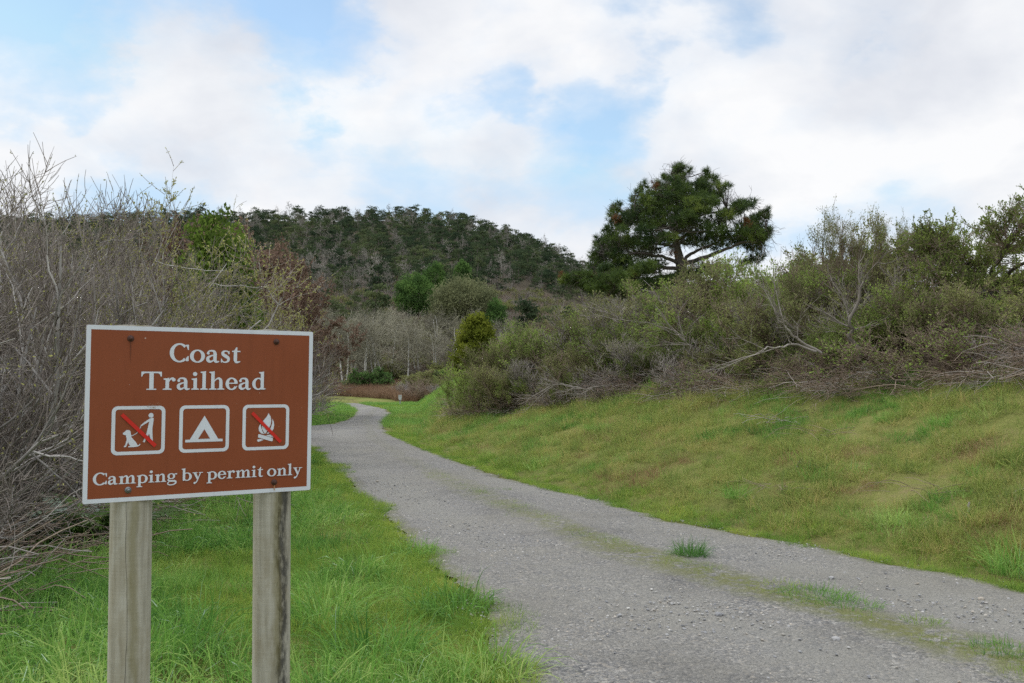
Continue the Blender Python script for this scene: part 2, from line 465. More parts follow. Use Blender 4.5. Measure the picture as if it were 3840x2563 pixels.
yp = np.concatenate([np.arange(-8, 20, .12), np.arange(20, 88, .3)])
c = np.linspace(0, 1, 61)
jl = .16 * fbm(yp * 1.1, yp * 0 + 3, 3) + .05 * fbm(yp * 5, yp * 0, 2); jr = .2 * fbm(yp * .9, yp * 0 + 70, 3) + .09 * fbm(yp * 5, yp * 0 + 40, 2)
Lx = XL(yp) + jl; Rx = np.maximum(XR(yp) + jr, Lx + .2)
Xp = Lx[:, None] * (1 - c) + Rx[:, None] * c
Yp = np.repeat(yp[:, None], 61, 1)


def mid_x(y):                                   # the weedy middle strip between the wheel tracks
    return np.interp(y, [-8, 4.5, 5.7, 7.2, 8.8, 11.5, 14, 20, 27, 40, 60], [6.6, 3.05, 2.35, 1.65, .93, .0, -.75, -2.35, -3.9, -6.1, -8.5])


dm = np.abs(Xp - mid_x(Yp))
edge = np.minimum(Xp - Lx[:, None], Rx[:, None] - Xp)
tint = np.clip(1.25 - dm / (.34 + .25 * fbm(Yp * .5, Xp * .5, 2)), 0, 1) * np.interp(Yp, [0, 7, 9.5, 13, 20], [1, 1, .75, .45, .15]) + .75 * np.clip(1 - edge / .22, 0, 1)
trk = np.clip(np.exp(-((dm - .95) / .42) ** 2) * (.55 + .9 * fbm(Xp * .8, Yp * .35, 3)), 0, 1)
Zp = .040 - .018 * trk + .012 * fbm(Xp * 1.3, Yp * 1.3, 3) + .02 * np.clip(1 - dm / .6, 0, 1) - .012 * np.clip(1 - edge / .12, 0, 1)
tag(obj('gravel_path', grid_mesh('gravel_path', Xp, Yp, Zp, M['gravel'], np.where(tint > .12, np.clip(tint, 0, 1), -trk))), kind='structure')

# ------------------------------------------------------------------ scattering (one object of countless pieces)


def scatter(name, protos, P, rot, scl, idx, label, cat):
    col = bpy.data.collections.new(name + '_pieces')
    for i, me in enumerate(protos):
        o = bpy.data.objects.new('%s_piece_%02d' % (name, i), me); col.objects.link(o)
    me = bpy.data.meshes.new(name)
    me.vertices.add(len(P)); me.vertices.foreach_set('co', P.astype(np.float32).ravel())
    for nm, typ, key, dat in (('rot', 'FLOAT_VECTOR', 'vector', rot), ('scl', 'FLOAT', 'value', scl), ('idx', 'INT', 'value', idx)):
        at = me.attributes.new(nm, typ, 'POINT')
        at.data.foreach_set(key, np.asarray(dat, np.int32 if typ == 'INT' else np.float32).ravel())
    o = obj(name, me)
    ng = bpy.data.node_groups.new(name, 'GeometryNodeTree')
    ng.interface.new_socket('Geometry', in_out='INPUT', socket_type='NodeSocketGeometry')
    ng.interface.new_socket('Geometry', in_out='OUTPUT', socket_type='NodeSocketGeometry')
    N, L = ng.nodes, ng.links
    gi = N.new('NodeGroupInput'); go = N.new('NodeGroupOutput')
    ci = N.new('GeometryNodeCollectionInfo'); ci.inputs['Collection'].default_value = col
    ci.inputs['Separate Children'].default_value = True; ci.inputs['Reset Children'].default_value = True
    ip = N.new('GeometryNodeInstanceOnPoints'); ip.inputs['Pick Instance'].default_value = True

    def attr(nm, typ):
        n = N.new('GeometryNodeInputNamedAttribute'); n.data_type = typ; n.inputs['Name'].default_value = nm
        return n.outputs['Attribute']
    e2r = N.new('FunctionNodeEulerToRotation'); L.new(attr('rot', 'FLOAT_VECTOR'), e2r.inputs[0])
    L.new(gi.outputs[0], ip.inputs['Points']); L.new(ci.outputs[0], ip.inputs['Instance'])
    L.new(attr('idx', 'INT'), ip.inputs['Instance Index']); L.new(e2r.outputs[0], ip.inputs['Rotation']); L.new(attr('scl', 'FLOAT'), ip.inputs['Scale'])
    L.new(ip.outputs[0], go.inputs[0])
    md = o.modifiers.new('scatter', 'NODES'); md.node_group = ng
    tag(o, label, cat, kind='stuff')
    return o


def grass_tuft(seed, n, rad, lmin, lmax, w, lean, droop, mat, mb=None, center=(0, 0, 0)):
    rng = np.random.default_rng(seed)
    own = mb is None
    mb = mb or MB()
    r = rad * np.sqrt(rng.random(n)); a = rng.random(n) * 6.283
    base = np.stack([r * np.cos(a), r * np.sin(a), np.full(n, -.02)], 1) + A(center)
    az = a + rng.normal(0, .9, n)
    tilt = np.abs(rng.normal(lean, lean * .6, n))
    d = np.stack([np.sin(tilt) * np.cos(az), np.sin(tilt) * np.sin(az), np.cos(tilt)], 1)
    L = rng.uniform(lmin, lmax, n); k = 5
    side = nrm(np.cross(d, A([0, 0, 1.])) + rng.normal(0, .3, (n, 3)))
    p = base; pts = []
    for i in range(k):
        ww = w * (1 - (i / (k - 1)) ** 1.6 * .93) * rng.uniform(.8, 1.2, n)
        pts.append(np.stack([p - side * ww[:, None] * .5, p + side * ww[:, None] * .5], 1))
        d = nrm(d + A([0, 0, -droop]) * (i + .4) * .5 + rng.normal(0, .05, (n, 3)))
        p = p + d * (L / (k - 1))[:, None]
    V = np.stack(pts, 1)                        # n,k,2,3
    b0 = (np.arange(n) * k * 2)[:, None] + (np.arange(k - 1) * 2)[None]
    F = np.stack([b0, b0 + 1, b0 + 3, b0 + 2], -1).reshape(-1, 4)
    mb.add(V, F, 0, np.repeat(rng.random(n), k * 2), True)
    return mb.mesh('tuft', mat) if own else mb


def scatter_region(seed, n, test, x0, x1, y0, y1):
    rng = np.random.default_rng(seed)
    x = rng.uniform(x0, x1, n); y = rng.uniform(y0, y1, n)
    k = test(x, y, rng)
    return np.stack([x[k], y[k]], 1), rng


def xform(P2, rng, smin, smax, tilt=.12, lift=0.0):
    n = len(P2)
    P = np.column_stack([P2, gz(P2[:, 0], P2[:, 1]) + lift])
    rot = np.column_stack([rng.normal(0, tilt, n), rng.normal(0, tilt, n), rng.random(n) * 6.283])
    return P, rot, rng.uniform(smin, smax, n)


def in_view(x, y, m=.06):
    return (np.abs(x) < (.5333 + m) * y + .8) & (y > 3.2)


def thicket_x(y):                                # where the willow thicket begins on the left
    return np.interp(y, [0, 6, 8, 11, 16, 26, 36, 45, 55, 75], [-3.4, -3.5, -3.75, -4.0, -5.2, -9.5, -10.6, -10.2, -11.4, -16])


# which way the bank's brush begins, as X over Y
def brush_x(y):
    return np.interp(y, [5, 10, 11.5, 14.0, 17, 21.5, 26, 30, 45, 60], [12.5, 7.4, 6.1, 4.95, 3.7, 1.75, -.2, -1.9, -2.2, -3.0])


# ---- left meadow: lush long clumps, medium grass, short turf along the path
long_p = [grass_tuft(10 + i, 26, .11, .17, .38, .0095, .5, .38, M['grass_long']) for i in range(5)]
med_p = [grass_tuft(30 + i, 40, .13, .08, .20, .0062, .45, .22, M['grass_long']) for i in range(4)]
turf_p = [grass_tuft(50 + i, 64, .13, .045, .14, .0042, .6, .2, M['grass_turf']) for i in range(4)]
straw_p = [grass_tuft(70 + i, 30, .13, .08, .22, .004, .55, .25, M['grass_straw']) for i in range(3)]
bank_p = [grass_tuft(90 + i, 44, .14, .09, (.22, .2, .25, .3, .18)[i], .0055, (.45, .6, .4, .5, .7)[i], .26, M['grass_bank']) for i in range(5)]

farf = lambda y: np.where(y < 9, 1, np.where(y < 16, .6, .3))
P2, rng = scatter_region(1, 62000, lambda x, y, r: (x < XL(y) - .16) & (x > thicket_x(y) - 1.2) & in_view(x, y) & (r.random(len(x)) < farf(y)), -14, 1.2, 3.2, 34)
d = XL(P2[:, 1]) - P2[:, 0]
lush = 1.25 * fbm(P2[:, 0] * 1.1, P2[:, 1] * 1.1, 3) + np.clip((d - 1.0) * .28, -.5, .45) + rng.normal(0, .16, len(P2))
kind = np.where(lush > .34, 0, np.where(lush > .02, 1, 2))
kind = np.where((kind < 2) & (rng.random(len(P2)) < .03), 3, kind)
kind = np.where((d < .35) & (kind != 2) & (rng.random(len(P2)) < .75), 2, kind)
idx = np.choose(kind, [rng.integers(0, 5, len(P2)), 5 + rng.integers(0, 4, len(P2)), 9 + rng.integers(0, 4, len(P2)), 13 + rng.integers(0, 3, len(P2))])
P, rot, s = xform(P2, rng, .7, 1.15)
s = s * np.where(P2[:, 1] > 14, 1.3, 1)
thin = (kind != 0) | (rng.random(len(P2)) < .55)
scatter('meadow_grass', long_p + med_p + turf_p + straw_p, P[thin], rot[thin], s[thin], idx[thin], 'lush green grass around the trailhead sign and along the path', 'grass')

# ---- far verges beyond the bend
P2, rng = scatter_region(2, 30000, lambda x, y, r: (((x < XL(y) - .15) & (x > thicket_x(y) - .5)) | ((x > XR(y) + .2) & (x < -.03 * y + 1.0))) & in_view(x, y) & ((y < 78)), -22, 2, 34, 80)
P, rot, s = xform(P2, rng, 1.0, 1.9)
idx = np.where(fbm(P2[:, 0] * .3, P2[:, 1] * .3) > -.1, 0, 4) + rng.integers(0, 4, len(P2))
scatter('verge_grass', med_p + turf_p, P, rot, s, idx, 'bright green grass on the verges where the path bends', 'grass')

# ---- the bank right of the path
def bank_test(x, y, r):
    u = (x - XR(y)) * .93
    return (u > .2 + .3 * np.clip(fbm(x * 1.3, y * 1.3, 2), -.3, 1)) & (x < brush_x(y) + 1.0) & in_view(x, y) & (r.random(len(x)) < np.where(y < 13, 1, np.where(y < 20, .75, .5)) * np.clip(.85 + 1.6 * fbm(x * 2.1 + 3, y * 2.1, 2), .12, 1))
P2, rng = scatter_region(3, 165000, bank_test, -6, 15, 5.5, 46)
u = (P2[:, 0] - XR(P2[:, 1])) * .93
v = fbm(P2[:, 0] * .6 + 40, P2[:, 1] * .6, 3) + rng.normal(0, .18, len(P2))
v2 = fbm(P2[:, 0] * 1.7 + 40, P2[:, 1] * 1.7, 3) * .7 + v * .5
kind = np.where(v2 > -.40, 0, 1)
kind = np.where((v2 > .22), 2, kind)
kind = np.where(rng.random(len(P2)) < .05, 1, kind)
kind = np.where((u < .75) & (rng.random(len(P2)) < 1.15 - u * .9), 3, kind)
idx = np.choose(kind, [rng.integers(0, 5, len(P2)), 5 + rng.integers(0, 3, len(P2)), 8 + rng.integers(0, 4, len(P2)), 12 + rng.integers(0, 4, len(P2))])
P, rot, s = xform(P2, rng, .75, 1.3, .2)
s = s * np.where(P2[:, 1] > 16, 1.35, 1) * .62 * np.exp(rng.normal(0, .22, len(P2))) * np.where(rng.random(len(P2)) < .02, 1.5, 1) * (1 + .5 * np.clip(fbm(P2[:, 0] * 2.3, P2[:, 1] * 2.3 + 9, 2), -.5, .8))
scatter('bank_grass', bank_p + straw_p + med_p + turf_p, P, rot, s, idx, 'rough grass, green with brown patches, covering the bank right of the path', 'grass')

# ---- brown dry grass on the rise beyond the bend
bg_p = [grass_tuft(120 + i, 70, .5, .4, 1.0, .022, .35, .15, M['brown_grass']) for i in range(3)]
P2, rng = scatter_region(4, 9000, lambda x, y, r: (x / y > -.192) & (x / y < -.085) & ((x > XR(y) + 4) | (y > 89)) & (y > 79 + 3 * fbm(x * .2, y * .2)), -24, -5, 70, 103)
P, rot, s = xform(P2, rng, .6, 1.15, .1)
scatter('dry_brown_grass', bg_p, P, rot, s, rng.integers(0, 3, len(P2)), 'dry brown grass beyond the bend in the path', 'grass')
# grass on the hillside pasture at the far right
P2, rng = scatter_region(5, 9000, lambda x, y, r: (x / y > .44) & (x / y < .6), 12, 38, 24, 60)
P, rot, s = xform(P2, rng, 1.3, 2.6, .2)
scatter('pasture_grass', bank_p + straw_p, P, rot, s, np.where(rng.random(len(P2)) < .75, rng.integers(0, 5, len(P2)), 5 + rng.integers(0, 3, len(P2))), 'pale green pasture grass on the slope behind the right-hand shrubs', 'grass')

# ---- loose stones of the path
def rock(seed):
    import bmesh
    bm = bmesh.new(); bmesh.ops.create_icosphere(bm, subdivisions=1, radius=1)
    r = random.Random(seed)
    for v_ in bm.verts:
        v_.co *= r.uniform(.65, 1.15); v_.co.z *= .6
    me = bpy.data.meshes.new('pebble'); bm.to_mesh(me); bm.free(); me.materials.append(M['stone'])
    return me
rocks = [rock(i) for i in range(5)]
P2, rng = scatter_region(6, 90000, lambda x, y, r: (x > XL(y) + .05 * r.normal(size=len(x)) - .1) & (x < XR(y) + .1) & in_view(x, y) & (r.random(len(x)) < np.clip(9 / y, 0, 1) ** 1.6 * np.clip(.45 + 1.5 * fbm(x * .8, y * .8), .1, 1)), -5, 7, 4, 24)
n = len(P2)
P = np.column_stack([P2, np.full(n, .036)])
rot = np.column_stack([rng.normal(0, .3, n), rng.normal(0, .3, n), rng.random(n) * 6.283])
s = .005 + .009 * rng.random(n) ** 2 + .018 * (rng.random(n) < .009) * rng.random(n)
scatter('loose_gravel', rocks, P, rot, s, rng.integers(0, 5, n), 'loose grey and tan stones strewn over the gravel path', 'gravel')

# ---- weed and grass sprigs on the path's middle strip and its ragged edges
P2, rng = scatter_region(7, 60000, lambda x, y, r: (x > XL(y) - .2) & (x < XR(y) + .15) & in_view(x, y) &
                         ((np.abs(x - mid_x(y)) < .05 + .42 * np.clip(fbm(x * 1.5, y * 1.5, 3) + .1, 0, 1)) & (r.random(len(x)) < np.interp(y, [5, 9, 12, 17], [.5, .4, .2, .05])) & (y < 18)
                          | (x < XL(y) + .02 + .45 * np.clip(fbm(x * 1.3 + 5, y * 1.3, 3), 0, 1)) | ((x > XR(y) - .05 - .18 * np.clip(fbm(x * 1.6, y * 1.6, 3), 0, 1)) & (r.random(len(x)) < .8))), -6, 7, 4, 30)
P = np.column_stack([P2, np.full(len(P2), .035)])
rot = np.column_stack([rng.normal(0, .1, (len(P2), 2)), rng.random(len(P2)) * 6.283])
scatter('path_weeds', turf_p, P, rot, rng.uniform(.35, .8, len(P2)), rng.integers(0, 4, len(P2)), 'short yellow-green weeds creeping over the gravel edges and middle strip', 'grass')

# ------------------------------------------------------------------ the trailhead sign


def sign_paint(name, col, rough=.45, speck=True):
    m, t = mat_new(name)
    g = t.n('ShaderNodeTexCoord').outputs['Object']
    n = t.noise(g, 6, 5, .6)
    c = t.mix(t.ramp(n, [(.35, 0.0), (.75, .3)]), col, tuple(min(1, x * 1.3 + .012) for x in col))
    drip = t.noise(t.n('ShaderNodeMapping', {'Vector': g, 'Scale': (1, 1, .08)}).outputs[0], 45, 5, .7)
    c = t.mix(t.ramp(drip, [(.52, 0.0), (.74, .3)]), c, tuple(x * .68 for x in col))
    if speck:                                     # small chips down to the metal
        v = t.n('ShaderNodeTexVoronoi', {'Vector': g, 'Scale': 26.0}).outputs
        r_ = t.n('ShaderNodeSeparateColor', {0: v['Color']}).outputs[0]
        sp = t.math('MULTIPLY', t.math('LESS_THAN', v['Distance'], .055), t.math('GREATER_THAN', r_, .72))
        c = t.mix(t.math('MULTIPLY', sp, .7), c, (.5, .4, .34))
    out(t, t.n('ShaderNodeBsdfPrincipled', {'Base Color': c, 'Roughness': rough, 'Specular IOR Level': .3}).outputs[0])
    return m


def post_wood(name, stain):
    m, t = mat_new(name)
    g = t.n('ShaderNodeTexCoord').outputs['Object']
    st = t.n('ShaderNodeMapping', {'Vector': g, 'Scale': (1, 1, .05)}).outputs[0]
    st2 = t.n('ShaderNodeMapping', {'Vector': g, 'Scale': (1, 1, .4)}).outputs[0]
    grain = t.noise(st, 70, 5, .65, .4); broad = t.noise(t.vmath('ADD', st2, (0, 0, 5.0 if stain else 0.0)), 17, 6, .65, .8); cross = t.noise(t.n('ShaderNodeMapping', {'Vector': g, 'Scale': (.12, .12, 1)}).outputs[0], 120, 3, .6)
    col = t.ramp(t.math('ADD', t.math('MULTIPLY', grain, .86), t.math('MULTIPLY', cross, .14)), [(.30, (.25, .235, .185)), (.5, (.365, .35, .285)), (.70, (.45, .435, .37))])
    col = t.mix(t.ramp(broad, [(.45, 0.0), (.64, .42)]), col, (.235, .195, .115))
    sx_ = t.n('ShaderNodeSeparateXYZ', {0: g}).outputs
    if stain:                                     # black mould streak down the middle of the face
        w_ = t.math('ADD', sx_[0], t.math('MULTIPLY', t.math('SUBTRACT', t.noise(st2, 8, 5, .75), .5), .10))
        f = t.math('MULTIPLY', t.ramp(t.math('ABSOLUTE', t.math('SUBTRACT', w_, .015)), [(.009, 1.0), (.024, 0.0)]), t.math('LESS_THAN', sx_[1], .02))
        f = t.math('MULTIPLY', f, t.ramp(t.noise(st2, 60, 5, .75), [(.36, .25), (.52, 1.0)]))
        col = t.mix(t.math('MULTIPLY', f, .85), col, (.028, .028, .026))
    run = t.math('MULTIPLY', t.ramp(t.math('ABSOLUTE', t.math('ADD', sx_[0], t.math('MULTIPLY', t.math('SUBTRACT', t.noise(st2, 12, 4, .7), .5), .05))), [(.004, 1.0), (.016, 0.0)]), t.ramp(t.math('ADD', sx_[2], t.math('MULTIPLY', broad, .5)), [(.9, 0.0), (1.0, .0), (1.0001, .7)] if False else [(.85, 0.0), (1.15, .5)]))
    col = t.mix(run, col, (.15, .13, .035))
    # drying cracks
    w2 = t.math('ADD', sx_[0], t.math('MULTIPLY', t.math('SUBTRACT', t.noise(st2, 4, 4, .65), .5), .03))
    cr = t.math('MULTIPLY', t.math('LESS_THAN', t.math('ABSOLUTE', t.math('ADD', w2, .021 if not stain else -.002)), .00055), t.math('LESS_THAN', sx_[1], 0))
    col = t.mix(t.math('MULTIPLY', cr, .85), col, (.03, .026, .02))
    bp = t.n('ShaderNodeBump', {'Strength': .2, 'Distance': .003, 'Height': t.math('ADD', grain, cross)}).outputs[0]
    out(t, t.n('ShaderNodeBsdfPrincipled', {'Base Color': col, 'Roughness': .8, 'Specular IOR Level': .2, 'Normal': bp}).outputs[0])
    return m


def plain(name, col, rough=.5, metal=0.0):
    m, t = mat_new(name)
    g = t.n('ShaderNodeTexCoord').outputs['Object']
    c = t.mix(t.math('MULTIPLY', t.noise(g, 40, 4, .6), .5), col, tuple(x * .6 for x in col))
    out(t, t.n('ShaderNodeBsdfPrincipled', {'Base Color': c, 'Roughness': rough, 'Metallic': metal}).outputs[0])
    return m


BROWN = sign_paint('sign_brown', (.225, .057, .018), .5)
WHITE = sign_paint('sign_white', (.60, .64, .685), .5, True)
RED = sign_paint('sign_red', (.55, .022, .012), .5, False)
ALU = plain('aluminium', (.55, .56, .57), .4, .8)
RUST = plain('rusty_bolt', (.075, .03, .02), .75)
STEEL = plain('weathered_steel', (.22, .24, .25), .45, .6)

SIGN_C = A([-.834, 2.617]); SIGN_Z = 1.426; YAW = .583; TILT = .023
SW, SH = .61, .4575
sign = empty('trailhead_sign', (SIGN_C[0], SIGN_C[1], 0), YAW)
tag(sign, 'brown trailhead sign with white lettering and pictograms on two round wooden posts', 'sign')
ct, st_ = math.cos(TILT), math.sin(TILT)


def panel_pts(P, h):
    """panel millimetres (origin top left of a 600 x 457 layout, y down), height h in metres off the face -> sign space"""
    P = np.asarray(P, float)
    x = (P[..., 0] / 600 - .5) * SW; z = (.5 - P[..., 1] / 457) * SH; y = np.broadcast_to(-np.asarray(h, float), x.shape)
    return np.stack([x, y * ct - z * st_, y * st_ + z * ct + SIGN_Z], -1)


def rrect(x0, y0, x1, y1, r, n=8):
    P = []
    for cx, cy, a0 in ((x1 - r, y0 + r, -90), (x1 - r, y1 - r, 0), (x0 + r, y1 - r, 90), (x0 + r, y0 + r, 180)):
        for i in range(n + 1):
            a_ = R(a0 + 90 * i / n); P.append((cx + r * math.cos(a_), cy + r * math.sin(a_)))
    return A(P)


class Ink:
    """flat painted shapes on the panel; every piece lies a hair above the one before"""
    def __init__(s, h=.0006): s.mb = MB(); s.h = h
    def poly(s, P):
        P = A(P, dtype=float) if not isinstance(P, np.ndarray) else P
        tri = tessellate_polygon([[Vector((p[0], -p[1], 0)) for p in P]])
        F = A([list(t_) for t_ in tri])
        # wind towards the viewer
        q = P[F]; ar = (q[:, 1, 0] - q[:, 0, 0]) * (q[:, 2, 1] - q[:, 0, 1]) - (q[:, 2, 0] - q[:, 0, 0]) * (q[:, 1, 1] - q[:, 0, 1])
        F[ar > 0] = F[ar > 0][:, ::-1]
        s.mb.add(panel_pts(P, s.h), F); s.h += .00005
    def strip(s, Aa, Bb, closed=False):
        Aa, Bb = np.asarray(Aa, float), np.asarray(Bb, float); n = len(Aa)
        i = np.arange(n if closed else n - 1); j = (i + 1) % n
        F = np.stack([i, j, j + n, i + n], 1)
        s.mb.add(panel_pts(np.concatenate([Aa, Bb]), s.h), F); s.h += .00005
    def stroke(s, P, W, n=10):
        P = A(P, dtype=float); W = A(W if np.ndim(W) else [W] * len(P), dtype=float)
        if len(P) > 2:
            Q = np.concatenate([[2 * P[0] - P[1]], P, [2 * P[-1] - P[-2]]]); o_ = []; w_ = []
            for i in range(1, len(Q) - 2):
                for k in range(n):
                    t = k / n
                    o_.append(.5 * (2 * Q[i] + (Q[i + 1] - Q[i - 1]) * t + (2 * Q[i - 1] - 5 * Q[i] + 4 * Q[i + 1] - Q[i + 2]) * t * t + (3 * Q[i] - Q[i - 1] - 3 * Q[i + 1] + Q[i + 2]) * t ** 3))
                    w_.append(W[i - 1] * (1 - t) + W[i] * t)
            o_.append(P[-1]); w_.append(W[-1]); P = A(o_); W = A(w_)
        T = np.gradient(P, axis=0); T = T / np.maximum(np.linalg.norm(T, axis=1, keepdims=True), 1e-9)
        Nn = np.stack([-T[:, 1], T[:, 0]], 1) * W[:, None] * .5
        s.strip(P + Nn, P - Nn)
    def disc(s, x, y, r, r2=None):
        a_ = np.linspace(0, 2 * np.pi, 24, endpoint=False)
        s.poly(np.stack([x + r * np.cos(a_), y + (r2 or r) * np.sin(a_)], 1))
    def done(s, name, mat, parent): return obj(name, s.mb.mesh(name, mat), parent)


class Glyphs(Ink):
    """serif capitals and minuscules drawn as strokes; units: cap height 1, y up"""
    XH = .67; ST = .185

    def place(s, ox, base, sx_, sy_): s.o = (ox, base, sx_, sy_)
    def tr(s, P):
        P = A(P, dtype=float); return np.stack([s.o[0] + P[..., 0] * s.o[2], s.o[1] - P[..., 1] * s.o[3]], -1)
    def pg(s, P): s.poly(s.tr(P))
    def sk(s, P, W):
        k = (s.o[2] + s.o[3]) / 2
        s.stroke(s.tr(P), [w * k for w in W])
    def rect(s, x0, y0, x1, y1): s.pg([(x0, y0), (x1, y0), (x1, y1), (x0, y1)])
    def ring(s, cx, cy, rx, ry, tx, ty):
        a_ = np.linspace(0, 2 * np.pi, 40, endpoint=False)
        s.strip(s.tr(np.stack([cx + rx * np.cos(a_), cy + ry * np.sin(a_)], 1)), s.tr(np.stack([cx + (rx - tx) * np.cos(a_), cy + (ry - ty) * np.sin(a_)], 1)), True)
    def arc(s, cx, cy, rx, ry, a0, a1, thick, thin, n=36):
        a_ = np.radians(np.linspace(a0, a1, n))
        w = thin + (thick - thin) * np.abs(np.cos(a_)) ** 1.4
        nx, ny = np.cos(a_), np.sin(a_)
        o_ = np.stack([cx + rx * nx, cy + ry * ny], 1); i_ = np.stack([cx + (rx - w) * nx, cy + (ry - w) * ny], 1)
        s.strip(s.tr(o_), s.tr(i_))
    def ball(s, x, y, r): s.disc(*s.tr([x, y]), r * s.o[2], r * s.o[3])
    def stem(s, x, y0, y1, flag=True, foot=True, fw=.21):
        h = s.ST / 2
        s.pg([(x - h, y0), (x + h, y0), (x + h, y1), (x - h, y1 - .05)])
        if flag: s.pg([(x - h - .11, y1 - .05), (x - h + .02, y1 - .03), (x - h + .02, y1 - .14), (x - h - .10, y1 - .10)])
        if foot: s.pg([(x - fw, y0), (x + fw, y0), (x + fw - .01, y0 + .055), (x + h, y0 + .085), (x - h, y0 + .085), (x - fw + .01, y0 + .055)])
    def arch(s, x0, x1, fw=.2):
        h = s.ST / 2
        s.sk([(x0 + h - .03, .47), (x0 + h + .1, .60), ((x0 + x1) / 2 + .1, .645), (x1 - .02, .56), (x1, .40), (x1, .2), (x1, .0)], [.06, .07, .11, .165, .185, .185, .185])
        s.pg([(x1 - fw, 0), (x1 + fw, 0), (x1 + fw - .01, .055), (x1 + h, .085), (x1 - h, .085), (x1 - fw + .01, .055)])
    def glyph(s, ch):
        X = s.XH
        if ch == 'C':
            s.arc(.5, .5, .5, .52, 48, 312, .215, .085)
            s.pg([(.80, .94), (.97, .95), (.97, .66), (.925, .66), (.88, .80)]); s.pg([(.82, .20), (.92, .33), (.97, .33), (.965, .06), (.83, .05)])
            return .98
        if ch == 'o': s.ring(.39, X / 2, .39, X / 2 + .025, .195, .075); return .78
        if ch == 'a':
            s.sk([(.09, .50), (.15, .61), (.29, .645), (.43, .60), (.475, .47), (.475, .3), (.485, .12), (.56, .035), (.70, .06)], [.09, .08, .085, .14, .185, .185, .18, .12, .05])
            s.ball(.115, .505, .075)
            s.sk([(.44, .405), (.25, .355), (.115, .26), (.105, .14), (.19, .045), (.31, .065), (.43, .15)], [.06, .085, .15, .18, .13, .085, .06])
            return .72
        if ch == 's':
            s.sk([(.45, .53), (.37, .62), (.25, .64), (.125, .575), (.13, .46), (.27, .36), (.405, .26), (.42, .12), (.28, .025), (.14, .045), (.06, .14)], [.06, .07, .075, .13, .165, .185, .165, .13, .075, .07, .05])
            s.pg([(.42, .64), (.475, .64), (.475, .46), (.43, .46), (.37, .58)]); s.pg([(.02, .22), (.065, .22), (.13, .08), (.07, .0), (.02, .01)])
            return .53
        if ch == 't':
            s.sk([(.215, .66), (.215, .4), (.215, .16), (.26, .05), (.36, .035), (.48, .075)], [.185, .185, .185, .14, .09, .05])
            s.pg([(.12, .64), (.31, .64), (.31, .86), (.25, .86)]); s.rect(.03, .60, .48, .67)
            return .5
        if ch == 'T':
            s.rect(.41, .0, .63, 1.0); s.rect(.04, .915, 1.0, 1.0); s.rect(.27, 0, .77, .06)
            s.pg([(.0, 1.0), (.10, 1.0), (.2, .93), (.09, .84), (.055, .73), (.0, .73)]); s.pg([(1.04, 1.0), (.94, 1.0), (.84, .93), (.95, .84), (.985, .73), (1.04, .73)])
            return 1.04
        if ch == 'r':
            s.stem(.235, 0, X, fw=.235); s.sk([(.30, .44), (.38, .58), (.48, .63), (.56, .62)], [.06, .08, .12, .13]); s.ball(.565, .555, .095); return .66
        if ch == 'i': s.stem(.21, 0, X); s.ball(.195, .885, .115); return .42
        if ch == 'l': s.stem(.21, 0, 1.06); return .42
        if ch == 'h': s.stem(.21, 0, 1.06); s.arch(.21, .645); return .85
        if ch == 'n': s.stem(.21, 0, X); s.arch(.21, .645); return .85
        if ch == 'm': s.stem(.21, 0, X); s.arch(.21, .625, .18); s.arch(.625, 1.04); return 1.25
        if ch == 'e':
            s.arc(.34, X / 2, .34, X / 2 + .025, 2, 322, .19, .075); s.rect(.15, .335, .64, .40); s.pg([(.5, .10), (.6, .125), (.66, .20), (.62, .21), (.5, .15)])
            return .66
        if ch == 'd':
            s.arc(.36, X / 2, .36, X / 2 + .02, 55, 305, .195, .075); s.stem(.575, 0.03, 1.06, foot=False)
            s.pg([(.50, .0), (.66, .0), (.77, .02), (.77, .065), (.66, .085), (.5, .12)]); return .77
        if ch == 'b':
            s.arc(.41, X / 2, .38, X / 2 + .02, -125, 125, .195, .075); s.stem(.19, .02, 1.06, foot=False); s.pg([(.1, 0), (.2, .0), (.28, .07), (.28, .12), (.1, .12)]); return .79
        if ch == 'p':
            s.arc(.42, X / 2, .38, X / 2 + .02, -125, 125, .195, .075); s.stem(.2, -.33, X, fw=.22); return .80
        if ch == 'g':
            s.ring(.32, .44, .29, .245, .155, .065); s.pg([(.48, .58), (.66, .675), (.76, .66), (.76, .57), (.58, .57)])
            s.sk([(.17, .24), (.09, .15), (.17, .06), (.4, .04), (.6, .02), (.67, -.09), (.56, -.22), (.32, -.29), (.10, -.24), (.07, -.12), (.17, -.02)], [.06, .11, .13, .14, .15, .14, .1, .075, .09, .10, .06])
            return .77
        if ch == 'y':
            s.sk([(.17, .64), (.42, .06)], [.2, .15]); s.sk([(.62, .64), (.46, .20), (.33, -.12), (.2, -.24)], [.08, .075, .09, .10]); s.ball(.17, -.23, .09)
            s.rect(.0, .61, .38, X); s.rect(.48, .61, .80, X); return .79
        return 0


def text_line(name, text, x0, x1, base, cap, lab):
    # measure, then draw to fit the line between x0 and x1
    gap, space = .05, .27
    w = {}
    probe = Glyphs(); probe.place(0, 0, 1, 1)
    for ch in set(text) - {' '}: w[ch] = probe.glyph(ch)
    tot = sum(space if ch == ' ' else w[ch] + gap for ch in text) - gap
    k = (x1 - x0) / tot
    g = Glyphs(.0006); x = x0
    for ch in text:
        if ch == ' ': x += space * k; continue
        g.place(x, base, k, cap); g.glyph(ch); x += (w[ch] + gap) * k
    o = g.done(name, WHITE, panel); tag(o, lab)
    return o


